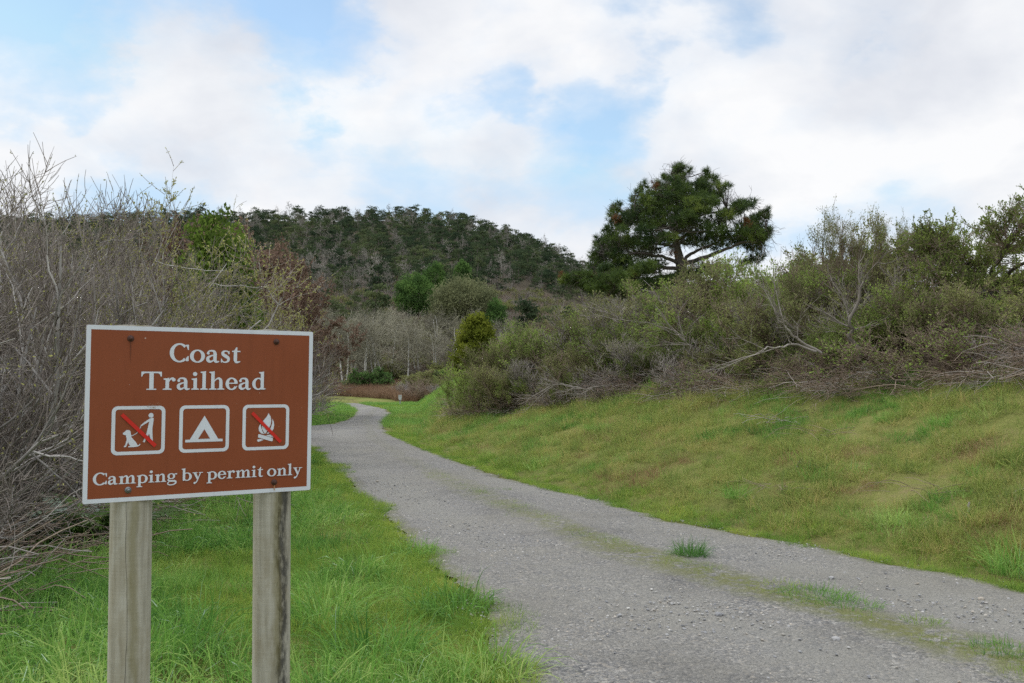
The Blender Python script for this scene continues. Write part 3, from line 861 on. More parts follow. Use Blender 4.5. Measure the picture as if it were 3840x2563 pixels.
# panel: aluminium sheet with a brown face
t_ = .0035
c8 = rrect(0, 0, 600, 457, 5, 4)
mb = MB(); fr = panel_pts(c8, 0.0); bk = panel_pts(c8, -t_); n = len(c8)
mb.add(np.concatenate([fr, bk]), [[i, i + n, (i + 1) % n + n, (i + 1) % n] for i in range(n)], 1)
mb.add(fr, [list(range(n))[::-1]], 0); mb.add(bk, [list(range(n))], 1)
panel = obj('sign_panel', mb.mesh('sign_panel', [BROWN, ALU]), sign)
bo = Ink(.0003); bo.strip(rrect(0.4, 0.4, 599.6, 456.6, 5), rrect(11.5, 11.7, 588.5, 445.5, 1.5), True); bo.done('border', WHITE, panel)
text_line('lettering', 'Coast', 204, 392, 92.8, 49.5, 'white serif word Coast')
text_line('lettering', 'Trailhead', 134, 463, 167, 48, 'white serif word Trailhead')
text_line('lettering', 'Camping by permit only', 23.6, 572.6, 410.6, 31.6, 'white serif line Camping by permit only')


def pictogram(x0, lab):
    g = Ink(.0006)
    g.strip(rrect(x0, 209.2, x0 + 132, 336, 15), rrect(x0 + 9, 218, x0 + 123, 327.2, 8), True)
    o = g.done('pictogram', WHITE, panel); tag(o, lab)
    return o


p1 = pictogram(64.5, 'no dogs pictogram in a rounded frame'); g = Ink(.0006)
g.disc(160.5, 234.2, 6.3)                                                                     # walker's head
g.poly([(167.5, 242), (166.6, 252), (164.6, 268), (165.0, 282), (166.6, 302.5), (162.2, 303), (158.8, 290), (156.8, 282.5), (151.5, 292), (146, 304.5), (141.5, 303.5), (147, 291), (151.5, 276), (154, 262), (156.5, 250.5),
        (146, 256.5), (137.8, 262), (135.6, 259), (146, 250.5), (156.4, 243.2), (161, 240.8), (165.5, 240.6)])
g.stroke([(136.8, 260), (133, 269), (127, 279), (119, 284.5), (113, 287)], [1.6] * 5)           # leash
g.poly([(92, 279), (97, 275.5), (101, 271.2), (107, 271.6), (110.5, 274), (111.8, 281), (113.0, 286.8), (113.2, 290), (119, 297), (125, 304), (128.5, 311), (131.5, 311.5), (134, 308), (136, 308), (134, 312.5), (129.8, 314.8),
        (121, 316), (106, 316.2), (106, 314), (111, 312.3), (107.3, 307.5), (106.2, 302), (103.4, 308), (101, 315), (95.4, 315.8), (95.8, 312.6), (98.3, 311.5), (100, 304), (102, 297), (101.6, 291.5), (99.6, 287.5), (101, 284.4), (97, 284.3), (93, 282.6)])
g.done('figure', WHITE, p1)
g = Ink(.003); g.stroke([(88.5, 230.5), (173, 315)], [9.5, 9.5]); g.done('slash', RED, p1)
p2 = pictogram(232.6, 'tent pictogram in a rounded frame'); g = Ink(.0006)
g.poly([(298, 237.5), (335.5, 301.3), (347.5, 301.3), (347.5, 308.3), (248.8, 308.3), (248.8, 301.3), (260.5, 301.3)])
g.done('figure', WHITE, p2)
g = Ink(.0012); g.poly([(298, 274), (313.6, 299.8), (282.4, 299.8)]); g.done('opening', BROWN, p2)
p3 = pictogram(401, 'no campfires pictogram in a rounded frame'); g = Ink(.0006)
g.poly([(473.4, 233.5), (479.5, 243), (481.8, 254), (480.2, 265), (475, 277), (468, 287.5), (464.5, 291.8), (460, 285), (455.5, 276), (455.8, 263), (460, 253), (468.5, 243.5)])
g.poly([(484.3, 249), (488.8, 258), (490.2, 268), (488.5, 278), (482, 287), (473.5, 291.5), (468.8, 291.8), (476, 282.5), (481.5, 272), (484.4, 261)])
g.poly([(451.8, 263), (453.2, 274), (457, 284), (462, 292), (453.5, 289.8), (447.5, 283.5), (446, 275), (448, 268)])
g.poly([(445.5, 292.2), (448.5, 291.8), (487, 303.5), (486.5, 312.5), (483, 312.8), (445, 301)])
g.poly([(452, 305.2), (461, 308), (446, 313.2), (442.8, 311), (443.2, 306.5)]); g.poly([(489.5, 297.5), (489, 302), (477, 299.4), (467, 296.4), (478, 293.6)])
g.done('figure', WHITE, p3)
g = Ink(.003); g.stroke([(426.8, 231.5), (509, 315.5)], [9, 9]); g.done('slash', RED, p3)

# stains: rust run below the lower right bolt, a grey run below the upper left one, mud flecks over the first frame
g = Ink(.0022)
g.poly([(491.8, 434), (494.4, 434), (494.9, 444), (494, 452), (492.6, 452), (491.5, 444)])
g.done('rust_stain', plain('rust_stain', (.42, .22, .10), .8), panel)
g = Ink(.0022); g.poly([(105, 41), (107, 41), (106.8, 70), (106.1, 105), (105.6, 70)]); g.done('rust_stain', plain('dark_stain', (.12, .035, .015), .8), panel)
g = Ink(.0024); rr = random.Random(3)
for _ in range(46):
    x_, y_ = rr.gauss(166, 9), rr.gauss(210, 4.5); q = rr.uniform(.3, 1.3)
    g.poly([(x_ + q * rr.uniform(.6, 1.2) * math.cos(k_ * 1.05), y_ + q * .8 * math.sin(k_ * 1.05)) for k_ in range(6)])
for _ in range(34):
    x_, y_ = rr.uniform(18, 582), rr.uniform(18, 440); q = rr.uniform(.4, 1.0)
    g.poly([(x_ + q * rr.uniform(.6, 1.2) * math.cos(k_ * 1.05), y_ + q * math.sin(k_ * 1.05)) for k_ in range(6)])
g.done('mud_flecks', plain('mud', (.36, .27, .20), .9), panel)['kind'] = 'stuff'

# bolts: round heads through the panel
for bx, by, m in ((106, 33, RUST), (492, 32, RUST), (108, 427, STEEL), (493, 428.5, RUST)):
    mb = MB(); c0 = panel_pts([bx, by], 0.0); rr = .0068; prof = [(1.75, .0006), (1.7, .0022), (1.05, .0024), (1.0, .005), (.8, .0078), (.45, .0092), (0.02, .0096)]
    a_ = np.linspace(0, 2 * np.pi, 20, endpoint=False)
    V = []
    for q, h in prof:
        V.append(np.stack([c0[0] + rr * q * .72 * np.cos(a_), np.full(20, c0[1] - h), c0[2] + rr * q * .72 * np.sin(a_)], 1))
    i = np.arange(20); F = []
    for k in range(len(prof) - 1): F.append(np.stack([k * 20 + i, k * 20 + (i + 1) % 20, (k + 1) * 20 + (i + 1) % 20, (k + 1) * 20 + i], 1))
    mb.add(np.concatenate(V), np.concatenate(F), 0, .5, True)
    o = obj('bolt', mb.mesh('bolt', m), sign)
    if m is STEEL: tag(o, 'grey steel bolt')


def post(px_mm, mat, lab, seed):
    rng_ = np.random.default_rng(seed)
    x = (px_mm / 600 - .5) * SW; r = .0525
    zs = np.concatenate([np.linspace(-.35, 1.62, 60), [SIGN_Z + SH / 2 + .001, SIGN_Z + SH / 2 + .0035]])
    zs = zs[zs <= SIGN_Z + SH / 2 + .004]
    a_ = np.linspace(0, 2 * np.pi, 40, endpoint=False)
    V = []
    for z in zs:
        rr_ = r * (1 + .012 * np.sin(3 * a_ + z * 2) + .01 * np.sin(7 * a_ + z)) * (.97 if z > SIGN_Z + SH / 2 + .002 else 1)
        V.append(np.stack([rr_ * np.cos(a_), rr_ * np.sin(a_), np.full(40, z)], 1))
    k = len(zs); i = np.arange(40)
    F = np.concatenate([np.stack([q * 40 + i, q * 40 + (i + 1) % 40, (q + 1) * 40 + (i + 1) % 40, (q + 1) * 40 + i], 1) for q in range(k - 1)])
    mb = MB(); mb.add(np.concatenate(V), F, 0, .5, True); mb.add(V[-1], [list(range(40))], 0)
    o = obj('post', mb.mesh('post', mat), sign)
    o.location = (x, t_ + r + .002, 0)
    o.rotation_euler = (-TILT * .85, 0, 0)
    o.location.y -= math.sin(TILT * .85) * SIGN_Z - .004
    tag(o, lab)


post(127, post_wood('post_wood', False), 'pale grey wooden post', 1)
post(506, post_wood('stained_post_wood', True), 'wooden post with black mould streak', 2)

# ------------------------------------------------------------------ woody plants: prototypes as (part name, mesh) lists


def hull_fit(levels):
    allp = np.concatenate([P.reshape(-1, 3) for P, _ in levels])
    return np.percentile(allp[:, 2], 99.5)


def p_willow(seed, H=4.0, stems=11, spread=.55, buds=2600, twig='willow_twig', bark='willow_bark', budmat='bud', n=(8, 7, 4), budsize=.03, tw=.0042, up=.045):
    """bare many-stemmed shrub: arching stems, branches, whippy twigs, small buds"""
    r = np.random.default_rng(seed)
    a_ = r.random(stems) * 6.283; t = np.abs(r.normal(spread * .7, spread * .45, stems))
    S = np.column_stack([np.cos(a_) * .3 * r.random(stems), np.sin(a_) * .3 * r.random(stems), np.full(stems, -.1)])
    D = np.column_stack([np.sin(t) * np.cos(a_), np.sin(t) * np.sin(a_), np.cos(t)])
    P0, R0 = grow(r, S, D, H * r.uniform(.65, 1.0, stems), r.uniform(.018, .045, stems) * H / 4, 9, .21, up * .3, .25)
    S, D, rad, t = spawn(r, P0, R0, n[0], .1, 1, .75, .3, .05)
    P1, R1 = grow(r, S, D, H * .40 * r.uniform(.5, 1.2, len(S)) * (1.15 - .5 * t), np.minimum(rad * .75, .024 * H / 4), 9, .15, up, .35)
    S, D, rad, t = spawn(r, P1, R1, n[1], .1, 1, .7, .3, .05)
    P2, R2 = grow(r, S, D, H * .16 * r.uniform(.5, 1.3, len(S)), np.minimum(rad * .65, .0085 * H / 4), 6, .11, up * 1.6, .45)
    S, D, rad, t = spawn(r, P2, R2, n[2], .1, 1, .6, .25, .1)
    P3, R3 = grow(r, S, D, H * .075 * r.uniform(.5, 1.4, len(S)), np.full(len(S), tw), 4, .09, up * 1.5, .6)
    mb = MB()
    tubes(mb, P0, R0, 6, 0, r.random(len(P0))); tubes(mb, P1, R1, 4, 0, r.random(len(P1)))
    tubes(mb, P2, R2, 3, 1, r.random(len(P2))); tubes(mb, P3, R3, 3, 1, r.random(len(P3)))
    parts = [('branches', mb.mesh('willow_branches', [M[bark], M[twig]]))]
    if buds:
        C, T = pick(r, P3, buds, .1, .006)
        mb = MB(); leaves(mb, r, C, budsize, 0, None, .5, T * 1.2)
        parts.append(('buds', mb.mesh('willow_buds', M[budmat])))
    return parts, hull_fit([(P1, R1), (P2, R2)])


def p_brush(seed, H=2.0, W=1.0, stems=14, leaf='coyote_leaf', bark='brown_twig', nleaf=9000, lsize=.042, top=.35, twn=(7, 7, 5), spread=.75, dead=False, up=.12, clump=.05):
    """dense evergreen shrub: stems, twigs and small leaves in clumps on the outer shoots"""
    r = np.random.default_rng(seed)
    a_ = r.random(stems) * 6.283; t = np.abs(r.normal(spread * .8, spread * .35, stems))
    S = np.column_stack([np.cos(a_) * .25 * r.random(stems), np.sin(a_) * .25 * r.random(stems), np.full(stems, -.15)])
    D = np.column_stack([np.sin(t) * np.cos(a_), np.sin(t) * np.sin(a_), np.cos(t)])
    P0, R0 = grow(r, S, D, H * r.uniform(.6, .95, stems), r.uniform(.014, .034, stems) * H / 2, 7, .2, up * .5, .3)
    S, D, rad, t = spawn(r, P0, R0, twn[0], .2, 1, .65, .25, .2)
    P1, R1 = grow(r, S, D, H * .38 * r.uniform(.5, 1.2, len(S)) * (1.15 - .5 * t), np.minimum(rad * .6, .012), 5, .18, up, .4)
    S, D, rad, t = spawn(r, P1, R1, twn[1], .2, 1, .6, .25, .25)
    P2, R2 = grow(r, S, D, H * .17 * r.uniform(.5, 1.3, len(S)), np.minimum(rad * .6, .006), 4, .16, up, .5)
    S, D, rad, t = spawn(r, P2, R2, twn[2], .1, 1, .55, .25, .2)
    P3, R3 = grow(r, S, D, H * .075 * r.uniform(.5, 1.4, len(S)), np.full(len(S), .0038), 3, .15, up, .6)
    mb = MB()
    tubes(mb, P0, R0, 5, 0, r.random(len(P0))); tubes(mb, P1, R1, 4, 0, r.random(len(P1)))
    tubes(mb, P2, R2, 3, 0, r.random(len(P2))); tubes(mb, P3, R3, 3, 0, r.random(len(P3)))
    parts = [('branches', mb.mesh('shrub_branches', M[bark]))]
    if nleaf:
        tipz = P2[:, -1, 2]; rad_ = np.linalg.norm(P2[:, -1, :2], axis=1)
        h = np.percentile(tipz, 98)
        # outer and upper shoots carry the leaves, whole branches together
        sel = (tipz / h + .55 * rad_ / max(np.percentile(rad_, 95), .1) + r.normal(0, .12, len(P2))) > top + .35
        br = np.repeat(r.random(len(P1)) > .18, twn[1]); sel &= br
        if sel.sum() < 20: sel[:] = True
        keep = np.repeat(sel, twn[2])
        C1, T1 = pick(r, P3[keep], int(nleaf * .75), .15, clump * .5); C2, T2 = pick(r, P2[sel], int(nleaf * .25), .5, clump)
        C = np.concatenate([C1, C2]); T = np.concatenate([T1, T2])
        mb = MB(); leaves(mb, r, C, lsize, 0, None, .5, T * .9 + A([0, 0, .4]))
        parts.append(('foliage', mb.mesh('shrub_foliage', M[leaf])))
    return parts, hull_fit([(P1, R1), (P2, R2), (P3, R3)])


def p_tree(seed, H=7.0, trunks=1, cw=.5, bark='lichen_bark', twig='lichen_bark', leaf=None, nleaf=0, lsize=.08, base=.25, n=(16, 8, 6), tr=.11, tw=.011, up=.03, ang=.95, leafname='foliage', lean=.08):
    """small deciduous tree: trunk(s), limbs, branches, twigs"""
    r = np.random.default_rng(seed)
    a_ = r.random(trunks) * 6.283; t = np.abs(r.normal(lean, lean * .5, trunks)) * (1 if trunks == 1 else 1.8)
    S = np.column_stack([np.cos(a_) * .35 * (trunks > 1), np.sin(a_) * .35 * (trunks > 1), np.full(trunks, -.3)])
    D = np.column_stack([np.sin(t) * np.cos(a_), np.sin(t) * np.sin(a_), np.cos(t)])
    P0, R0 = grow(r, S, D, H * r.uniform(.85, 1.0, trunks), tr * r.uniform(.8, 1.1, trunks), 9, .07, .03, .2)
    S, D, rad, t = spawn(r, P0, R0, n[0], base, 1, ang, .25, .15)
    P1, R1 = grow(r, S, D, H * cw * r.uniform(.6, 1.2, len(S)) * (1.25 - .85 * t), np.minimum(rad * .55, .05), 7, .17, up, .3)
    S, D, rad, t = spawn(r, P1, R1, n[1], .15, 1, .75, .25, .05)
    P2, R2 = grow(r, S, D, H * cw * .36 * r.uniform(.5, 1.3, len(S)), np.minimum(rad * .6, .022), 5, .2, up, .45)
    S, D, rad, t = spawn(r, P2, R2, n[2], .1, 1, .7, .25, .05)
    P3, R3 = grow(r, S, D, H * cw * .15 * r.uniform(.5, 1.4, len(S)), np.full(len(S), tw), 3, .2, up, .6)
    mb = MB(); tubes(mb, P0, R0, 7, 0, r.random(len(P0)))
    parts = [('trunk', mb.mesh('trunk', M[bark]))]
    mb = MB(); tubes(mb, P1, R1, 4, 0, r.random(len(P1))); tubes(mb, P2, R2, 3, 0, r.random(len(P2))); tubes(mb, P3, R3, 3, 0, r.random(len(P3)))
    parts.append(('branches', mb.mesh('tree_branches', M[twig])))
    if leaf:
        C, T = pick(r, P3, nleaf, .1, .02)
        mb = MB(); leaves(mb, r, C, lsize, 0, None, .45, A([0, 0, -.6]) if leaf == 'catkin' else T)
        parts.append((leafname, mb.mesh('tree_leaves', M[leaf])))
    return parts, hull_fit([(P0, R0), (P1, R1), (P2, R2)])


def p_round(seed, H=7.0, W=7.0, leaf='deep_leaf', n=14000, lsize=.3, flat=.85, lumps=26, cone=0.0):
    """dense round-headed evergreen: leaves in many lumps through a dome, short trunk"""
    r = np.random.default_rng(seed)
    mb = MB(); P0, R0 = grow(r, A([[0, 0, -.3]]), A([[0, 0, 1.]]), A([H * .5]), A([.035 * H]), 5, .05, 0, .5)
    S, D, rad, t = spawn(r, P0, R0, 14, .3, 1, .8, .3, .2)
    P1, R1 = grow(r, S, D, W * .42 * r.uniform(.7, 1.1, len(S)), rad * .5, 5, .15, .05, .3)
    tubes(mb, P0, R0, 7); tubes(mb, P1, R1, 4)
    parts = [('trunk', mb.mesh('trunk', M['pine_bark']))]
    # lump centres on and inside the dome
    d = nrm(r.normal(0, 1, (lumps * 8, 3))); d[:, 2] = d[:, 2] * .9 + .1
    rad_ = r.uniform(.55, .92, len(d))
    C = d * rad_[:, None] * A([W / 2, W / 2, H * .5]) + A([0, 0, H * .5])
    if cone: C[:, :2] *= (1 - cone * np.clip(C[:, 2:3] / H, 0, 1))
    lr = W * .11 * r.uniform(.6, 1.3, len(C))
    k = r.integers(0, len(C), n)
    o = nrm(r.normal(0, 1, (n, 3))) * (r.random(n) ** .45)[:, None] * lr[k][:, None]
    Pp = C[k] + o * A([1, 1, .8])
    ok = Pp[:, 2] > .03 * H; Pp = Pp[ok]; kk = k[ok]
    lt = np.clip(.5 + .35 * r.normal(size=len(C))[kk] + r.normal(0, .2, len(Pp)), 0, 1)
    mb = MB(); leaves(mb, r, Pp, lsize, 0, lt, .55, nrm(Pp - A([0, 0, H * .4])) * .7)
    parts.append(('foliage', mb.mesh('round_foliage', M[leaf])))
    return parts, np.percentile(Pp[:, 2], 99.5)


def put(name, label, cat, proto, x, y, top_z=None, height=None, rz=0.0, group=None, wide=1.0, sink=.05):
    """a plant with its base on the ground, scaled to reach top_z"""
    parts, h0 = proto
    z = float(gz(x, y)) - sink
    s = ((top_z - z) if top_z is not None else height) / h0
    e = empty(name, (x, y, z), rz, (s * wide, s * wide, s))
    tag(e, label, cat, group)
    for nm, me in parts: obj(nm, me, e)
    return e


def at(px, Y): return (px - 1920) / FPX * Y
def zt(py, Y): return EYE + (HZ - py) / FPX * Y


rs = random.Random(5)
# ---- left thicket of bare willows ---------------------------------------------------------
WB = [p_willow(100 + i, stems=13) for i in range(3)] + [p_willow(104, stems=10, spread=.4, buds=1200, n=(7, 6, 5))]
WO = [p_willow(110 + i, stems=12, buds=26000, budsize=.038, n=(7, 7, 5)) for i in range(2)]
LOW = [p_willow(120 + i, H=2.2, stems=20, spread=1.15, buds=0, n=(6, 6, 4), up=.0) for i in range(2)]
G = 'bare willow shrubs in the thicket left of the path'
for px, Y, top, pr, wd, lab in (
        (-230, 7.6, 700, WB[0], .9, 'nearest bare grey willow at the far left edge of the photo'),
        (20, 8.6, 790, WB[3], .95, 'tall bare willow whose top twigs stand highest against the sky at left'),
        (185, 9.6, 760, WB[1], .85, 'bare grey willow with pale stems just left of the sign'),
        (330, 11.4, 900, WB[2], .9, 'bare brown-twigged willow rising directly behind the sign left edge'),
        (-60, 11.5, 680, WB[2], 1.0, 'bare willow second row at the left edge, behind the tallest one'),
        (430, 14.5, 830, WO[1], 1.0, 'olive budded willow above the left corner of the sign'),
        (150, 14.8, 740, WB[1], 1.0, 'bare willow filling the thicket behind the far left stems'),
        (590, 16.5, 990, WB[2], .85, 'bare willow with brown twigs above the sign lettering'),
        (310, 18.5, 830, WB[3], 1.1, 'bare willow with thin upright twigs breaking the skyline left of the hill'),
        (690, 20.5, 1000, WO[0], .78, 'willow shrub with olive buds below the green laurel'),
        (860, 21.0, 1140, WO[1], .68, 'broad willow with olive buds above the right half of the sign'),
        (530, 22.0, 880, WO[0], .9, 'budded willow behind the sign under the hill skyline'),
        (1010, 26.0, 1215, WB[3], .7, 'slender grey willow behind the top right corner of the sign'),
        (930, 33.0, 1200, WB[1], .8, 'grey willow beneath the rust-coloured alders'),
        (1080, 37.0, 1250, WB[2], 1.0, 'grey willow right of the sign edge beside the pull-off'),
        (1130, 46.0, 1330, WB[0], .7, 'grey willow shrub overhanging the inside of the path bend'),
        (1205, 50.0, 1375, WB[0], .75, 'low grey willow at the far end of the thicket where the path vanishes'),
        (60, 24.0, 780, WB[2], 1.2, 'bare willow deep in the left thicket, seen through nearer stems')):
    put('willow_shrub', lab, 'shrub', pr, at(px, Y), Y, zt(top, Y), rz=rs.random() * 6.28, group=G, wide=wd)
for px, Y, h, pr, lab in ((-60, 7.3, 1.5, LOW[0], 'low tangle of pale arching stems in the bottom left corner of the thicket'),
                          (60, 9.6, 1.6, LOW[1], 'low tangle of dead willow stems beside the ferns'),
                          (330, 13.0, 1.5, LOW[0], 'low tangle of grey stems hidden behind the left sign post'),
                          (1100, 44, 1.6, LOW[1], 'low grey tangle at the thicket edge inside the bend')):
    put('bramble_tangle', lab, 'shrub', pr, at(px, Y) - .3, Y, None, h, rz=rs.random() * 6.28)

# ---- ferns at the thicket's foot
def p_fern(seed, n=13, L=.62):
    r = np.random.default_rng(seed); mb = MB(); 
    for i in range(n):
        a_ = r.random() * 6.283; d = A([math.cos(a_) * .55, math.sin(a_) * .55, .9]); p = A([0, 0, 0.]); pts = []; l = L * r.uniform(.7, 1.1)
        for k in range(17):
            pts.append(p.copy()); d = d / np.linalg.norm(d); p = p + d * l / 16; d = d + A([0, 0, -.085])
        pts = A(pts); tubes(mb, pts[None], np.full((1, 17), .0025), 3)
        T = nrm(np.gradient(pts, axis=0)); sd = nrm(np.cross(T, A([0, 0, 1.])))
        for sg in (-1, 1):
            w = .115 * np.sin(np.linspace(.25, 3.1, 17)) + .012
            tip = pts + sg * sd * w[:, None] + T * w[:, None] * .35 - A([0, 0, .02])
            q = T * (l / 16 * .42)
            mid_ = (pts + tip) / 2
            V = np.stack([pts - q * .7, mid_ - q, tip, mid_ + q, pts + q * .7], 1)
            mb.add(V, (np.arange(17) * 5)[:, None] + np.arange(5)[None], 0, r.random() * np.ones(17 * 5))
    return mb.mesh('fern', M['fern'])
fern_m = [p_fern(1), p_fern(2, 11, .5)]
for px, py, m, s, lab in ((350, 2060, 0, 1.6, 'green sword fern at the foot of the thicket just left of the sign post'), (455, 2030, 1, 1.5, 'fern half hidden behind the left sign post'),
                          (215, 2085, 1, 1.5, 'leftmost fern under the bare willow stems')):
    Y = EYE * FPX / (py - HZ); x = at(px, Y)
    o = obj('fern', fern_m[m]); o.location = (x, Y, float(gz(x, Y)) - .02); o.rotation_euler = (0, 0, rs.random() * 6); o.scale = (s, s, s)
    tag(o, lab, 'fern', 'ferns below the willow thicket')

# ---- rust-coloured alders and the green laurel behind the thicket
AL = [p_tree(130 + i, 7, 2, .42, 'willow_bark', 'brown_twig', 'catkin', 26000, .11, .2, (13, 8, 6), .07, .007, leafname='catkins') for i in range(2)]
for px, Y, top, i, w, lab in ((880, 37, 860, 0, .8, 'rust-brown alder hung with catkins just right of the green laurel'), (990, 40, 930, 1, 1.05, 'rust-brown alder with spreading branches above the sign right half'),
                              (1090, 43, 965, 0, 1.05, 'rust-brown alder above the top right corner of the sign'), (1165, 46, 1060, 1, 1.1, 'lowest rust-brown alder at the right end of the alder clump'), (930, 36, 1000, 1, .9, 'rust-brown alder lower and in front, behind the sign top edge'),
                              (1050, 38, 1090, 0, .9, 'rust-brown alder in front above the sign right corner, half as tall as its neighbours'),
                              (640, 36, 850, 1, .8, 'reddish alder top on the skyline left of the green laurel')):
    put('alder_tree', lab, 'tree', AL[i], at(px, Y), Y, zt(top, Y), rz=rs.random() * 6.28, group='rust-coloured alders behind the thicket', wide=w)
put('laurel_tree', 'bright green leafy laurel poking out of the bare left thicket', 'tree', p_round(140, 6, 3.6, 'bright_leaf', 14000, .12, cone=.5), at(795, 19.2), 19.2, zt(812, 19.2), wide=.85)

# ---- grey lichened trees beyond the bend
LW = [p_tree(150 + i, 7, 2, .55, 'pale_bark', 'lichen_bark', None, 0, n=(15, 8, 5), tr=.15, tw=.015, base=.36, lean=.16, up=.0, ang=1.15) for i in range(3)]
ORD = ['leftmost', 'second from the left', 'third from the left', 'fourth from the left', 'fifth from the left', 'sixth from the left', 'seventh from the left', 'eighth from the left', 'ninth from the left', 'tenth from the left', 'eleventh from the left', 'twelfth from the left', 'thirteenth from the left', 'fourteenth from the left']
row = [(1290, 100, 1190), (1335, 103, 1170), (1368, 99, 1200), (1425, 101, 1190), (1470, 104, 1180), (1520, 100, 1205), (1580, 106, 1190), (1640, 103, 1220), (1690, 100, 1200), (1735, 98, 1175)]
for i, (px, Y, top) in enumerate(row):
    put('grey_willow_tree', 'pale-trunked bare tree beyond the bend, %s in its row' % ORD[i], 'tree', LW[i % 3], at(px, Y), Y, zt(top, Y), rz=rs.random() * 6.28, group='bare grey trees beyond the bend', wide=.85)
row = [(1230, 122, 1130), (1320, 126, 1150), (1410, 120, 1165), (1490, 124, 1150), (1570, 121, 1170), (1650, 127, 1160), (1850, 112, 1200), (1930, 116, 1190), (1180, 118, 1160)]
for i, (px, Y, top) in enumerate(sorted(row)):
    put('grey_willow_tree', 'bare grey tree behind the pale trunks, %s there' % ORD[i], 'tree', LW[(i + 1) % 3], at(px, Y), Y, zt(top, Y), rz=rs.random() * 6.28, group='bare grey trees beyond the bend', wide=1.1)

# low scrub around the dry grass
SC = [p_brush(160 + i, 1.6, nleaf=0, bark='dead_wood' if i else 'brown_twig', stems=20, twn=(7, 6, 5)) for i in range(2)]
FB = p_brush(165, 1.6, leaf='deep_leaf', nleaf=5000, lsize=.12, top=.1)
OV = p_brush(166, 1.6, leaf='olive_leaf', nleaf=4500, lsize=.1, top=.25)
for px, Y, top, pr, w, lab in ((1590, 80, 1420, SC[0], 1.5, 'brown-grey leafless scrub right of the marker post'), (1640, 76, 1440, SC[1], 1.4, 'pale leafless scrub at the foot of the bank near the marker post'),
                               (1560, 90, 1395, OV, 1.6, 'olive scrub above the marker post'), (1620, 92, 1390, OV, 1.4, 'olive scrub behind the leafless bushes near the marker post'),
                               (1390, 93, 1395, FB, 1.3, 'dark green bush at the foot of the pale trunks, left one'), (1440, 95, 1390, FB, 1.5, 'dark green bush at the foot of the pale trunks, right one'),
                               (1660, 96, 1385, FB, 1.2, 'dark green bush below the grey trees near the yellow-green tree'), (1700, 70, 1395, SC[0], 1.5, 'grey scrub between the marker post and the bank brush'),
                               (1545, 84, 1428, SC[1], 1.1, 'small grey scrub directly behind the marker post')):
    put('low_scrub', lab, 'shrub', pr, at(px, Y), Y, zt(top, Y), rz=rs.random() * 6.28, wide=w)

# ---- distinct trees at the foot of the hill
put('round_tree', 'round dark green tree at the foot of the wooded hill', 'tree', p_round(170, 8, 8, 'deep_leaf', 22000, .27, lumps=60), at(1556, 150), 150, zt(1030, 150), wide=.78, sink=.3)
put('round_bush', 'large dome-shaped olive grey tree right of the round green one', 'tree', p_round(171, 8, 10, 'grey_green_leaf', 26000, .26, lumps=60), at(1738, 140), 140, zt(1048, 140), wide=.93, sink=.3)
put('round_tree', 'smaller green tree peeping above the gap between the two round trees', 'tree', p_round(172, 7, 6, 'deep_leaf', 7000, .34), at(1628, 178), 178, zt(984, 178), wide=.75)
put('round_tree', 'pointed green tree just behind the top of the olive dome', 'tree', p_round(173, 8, 6, 'deep_leaf', 8000, .34, cone=.4), at(1735, 182), 182, zt(978, 182), wide=.8)
put('round_bush', 'small yellow-green bush at the right side of the olive dome', 'tree', p_round(174, 4, 4, 'deep_leaf', 5000, .25), at(1862, 136), 136, zt(1125, 136), wide=.55)
put('cone_tree', 'yellow-green conical tree standing at the left end of the bank brush', 'tree', p_round(175, 4, 3.4, 'yellow_leaf', 16000, .13, cone=.6, lumps=34), at(1785, 46), 46, zt(1185, 46), wide=1.0)
put('dead_spike', 'pale dead branches sticking up behind the yellow-green conical tree', 'tree', p_tree(176, 5, 1, .3, 'dead_tree', 'dead_tree', n=(10, 5, 4), tr=.06), at(1800, 53), 53, zt(1165, 53))

# ---- hillside forest
def p_forest(seed, H=5.6, W=5.0, n=13, per=80, sz=.36):
    """small wind-shaped pine: trunk and tiers of flat ragged clumps, one mesh"""
    r = np.random.default_rng(seed); mb = MB()
    P0, R0 = grow(r, A([[0, 0, -.4]]), A([[r.normal(0, .1), r.normal(0, .1), 1.]]), A([H * .95]), A([.14]), 6, .06, 0, .3)
    tubes(mb, P0, R0, 5, 1)
    Cs = []
    for i in range(n):
        t = .28 + .72 * (i + .5) / n
        a_ = i * 2.4 + r.random(); rr_ = W * .5 * (1.12 - t) ** .6 * r.uniform(.35, .95)
        q = P0[0, min(int(t * 5), 4)] * (1 - (t * 5) % 1) + P0[0, min(int(t * 5) + 1, 5)] * ((t * 5) % 1) if t < 1 else P0[0, 5]
        Cs.append(q + A([math.cos(a_) * rr_, math.sin(a_) * rr_, r.normal(0, .2)]))
    Cs = A(Cs)
    br = np.stack([np.column_stack([Cs[:, 0] * 0 + P0[0, 2, 0], Cs[:, 0] * 0 + P0[0, 2, 1], Cs[:, 2] - .5]), (Cs + A([P0[0, 2, 0], P0[0, 2, 1], 0])) / 2 * A([1, 1, 0]) + np.column_stack([Cs[:, 0] * 0, Cs[:, 0] * 0, Cs[:, 2] - .3]), Cs], 1)
    tubes(mb, br, np.tile(A([.05, .035, .015]), (n, 1)), 3, 1)
    k = np.repeat(np.arange(n), per)
    o = nrm(r.normal(0, 1, (n * per, 3))) * (r.random(n * per) ** .5)[:, None] * A([1, 1, .36]) * (W * .2 * r.uniform(.7, 1.3, n))[k][:, None]
    lt = np.clip(.5 + .3 * r.normal(size=n)[k] + r.normal(0, .2, n * per), 0, 1)
    leaves(mb, r, Cs[k] + o, sz, 0, lt, .6, A([0, 0, .8]))
    return mb.mesh('forest_pine', [M['forest_needle'], M['pine_bark']])
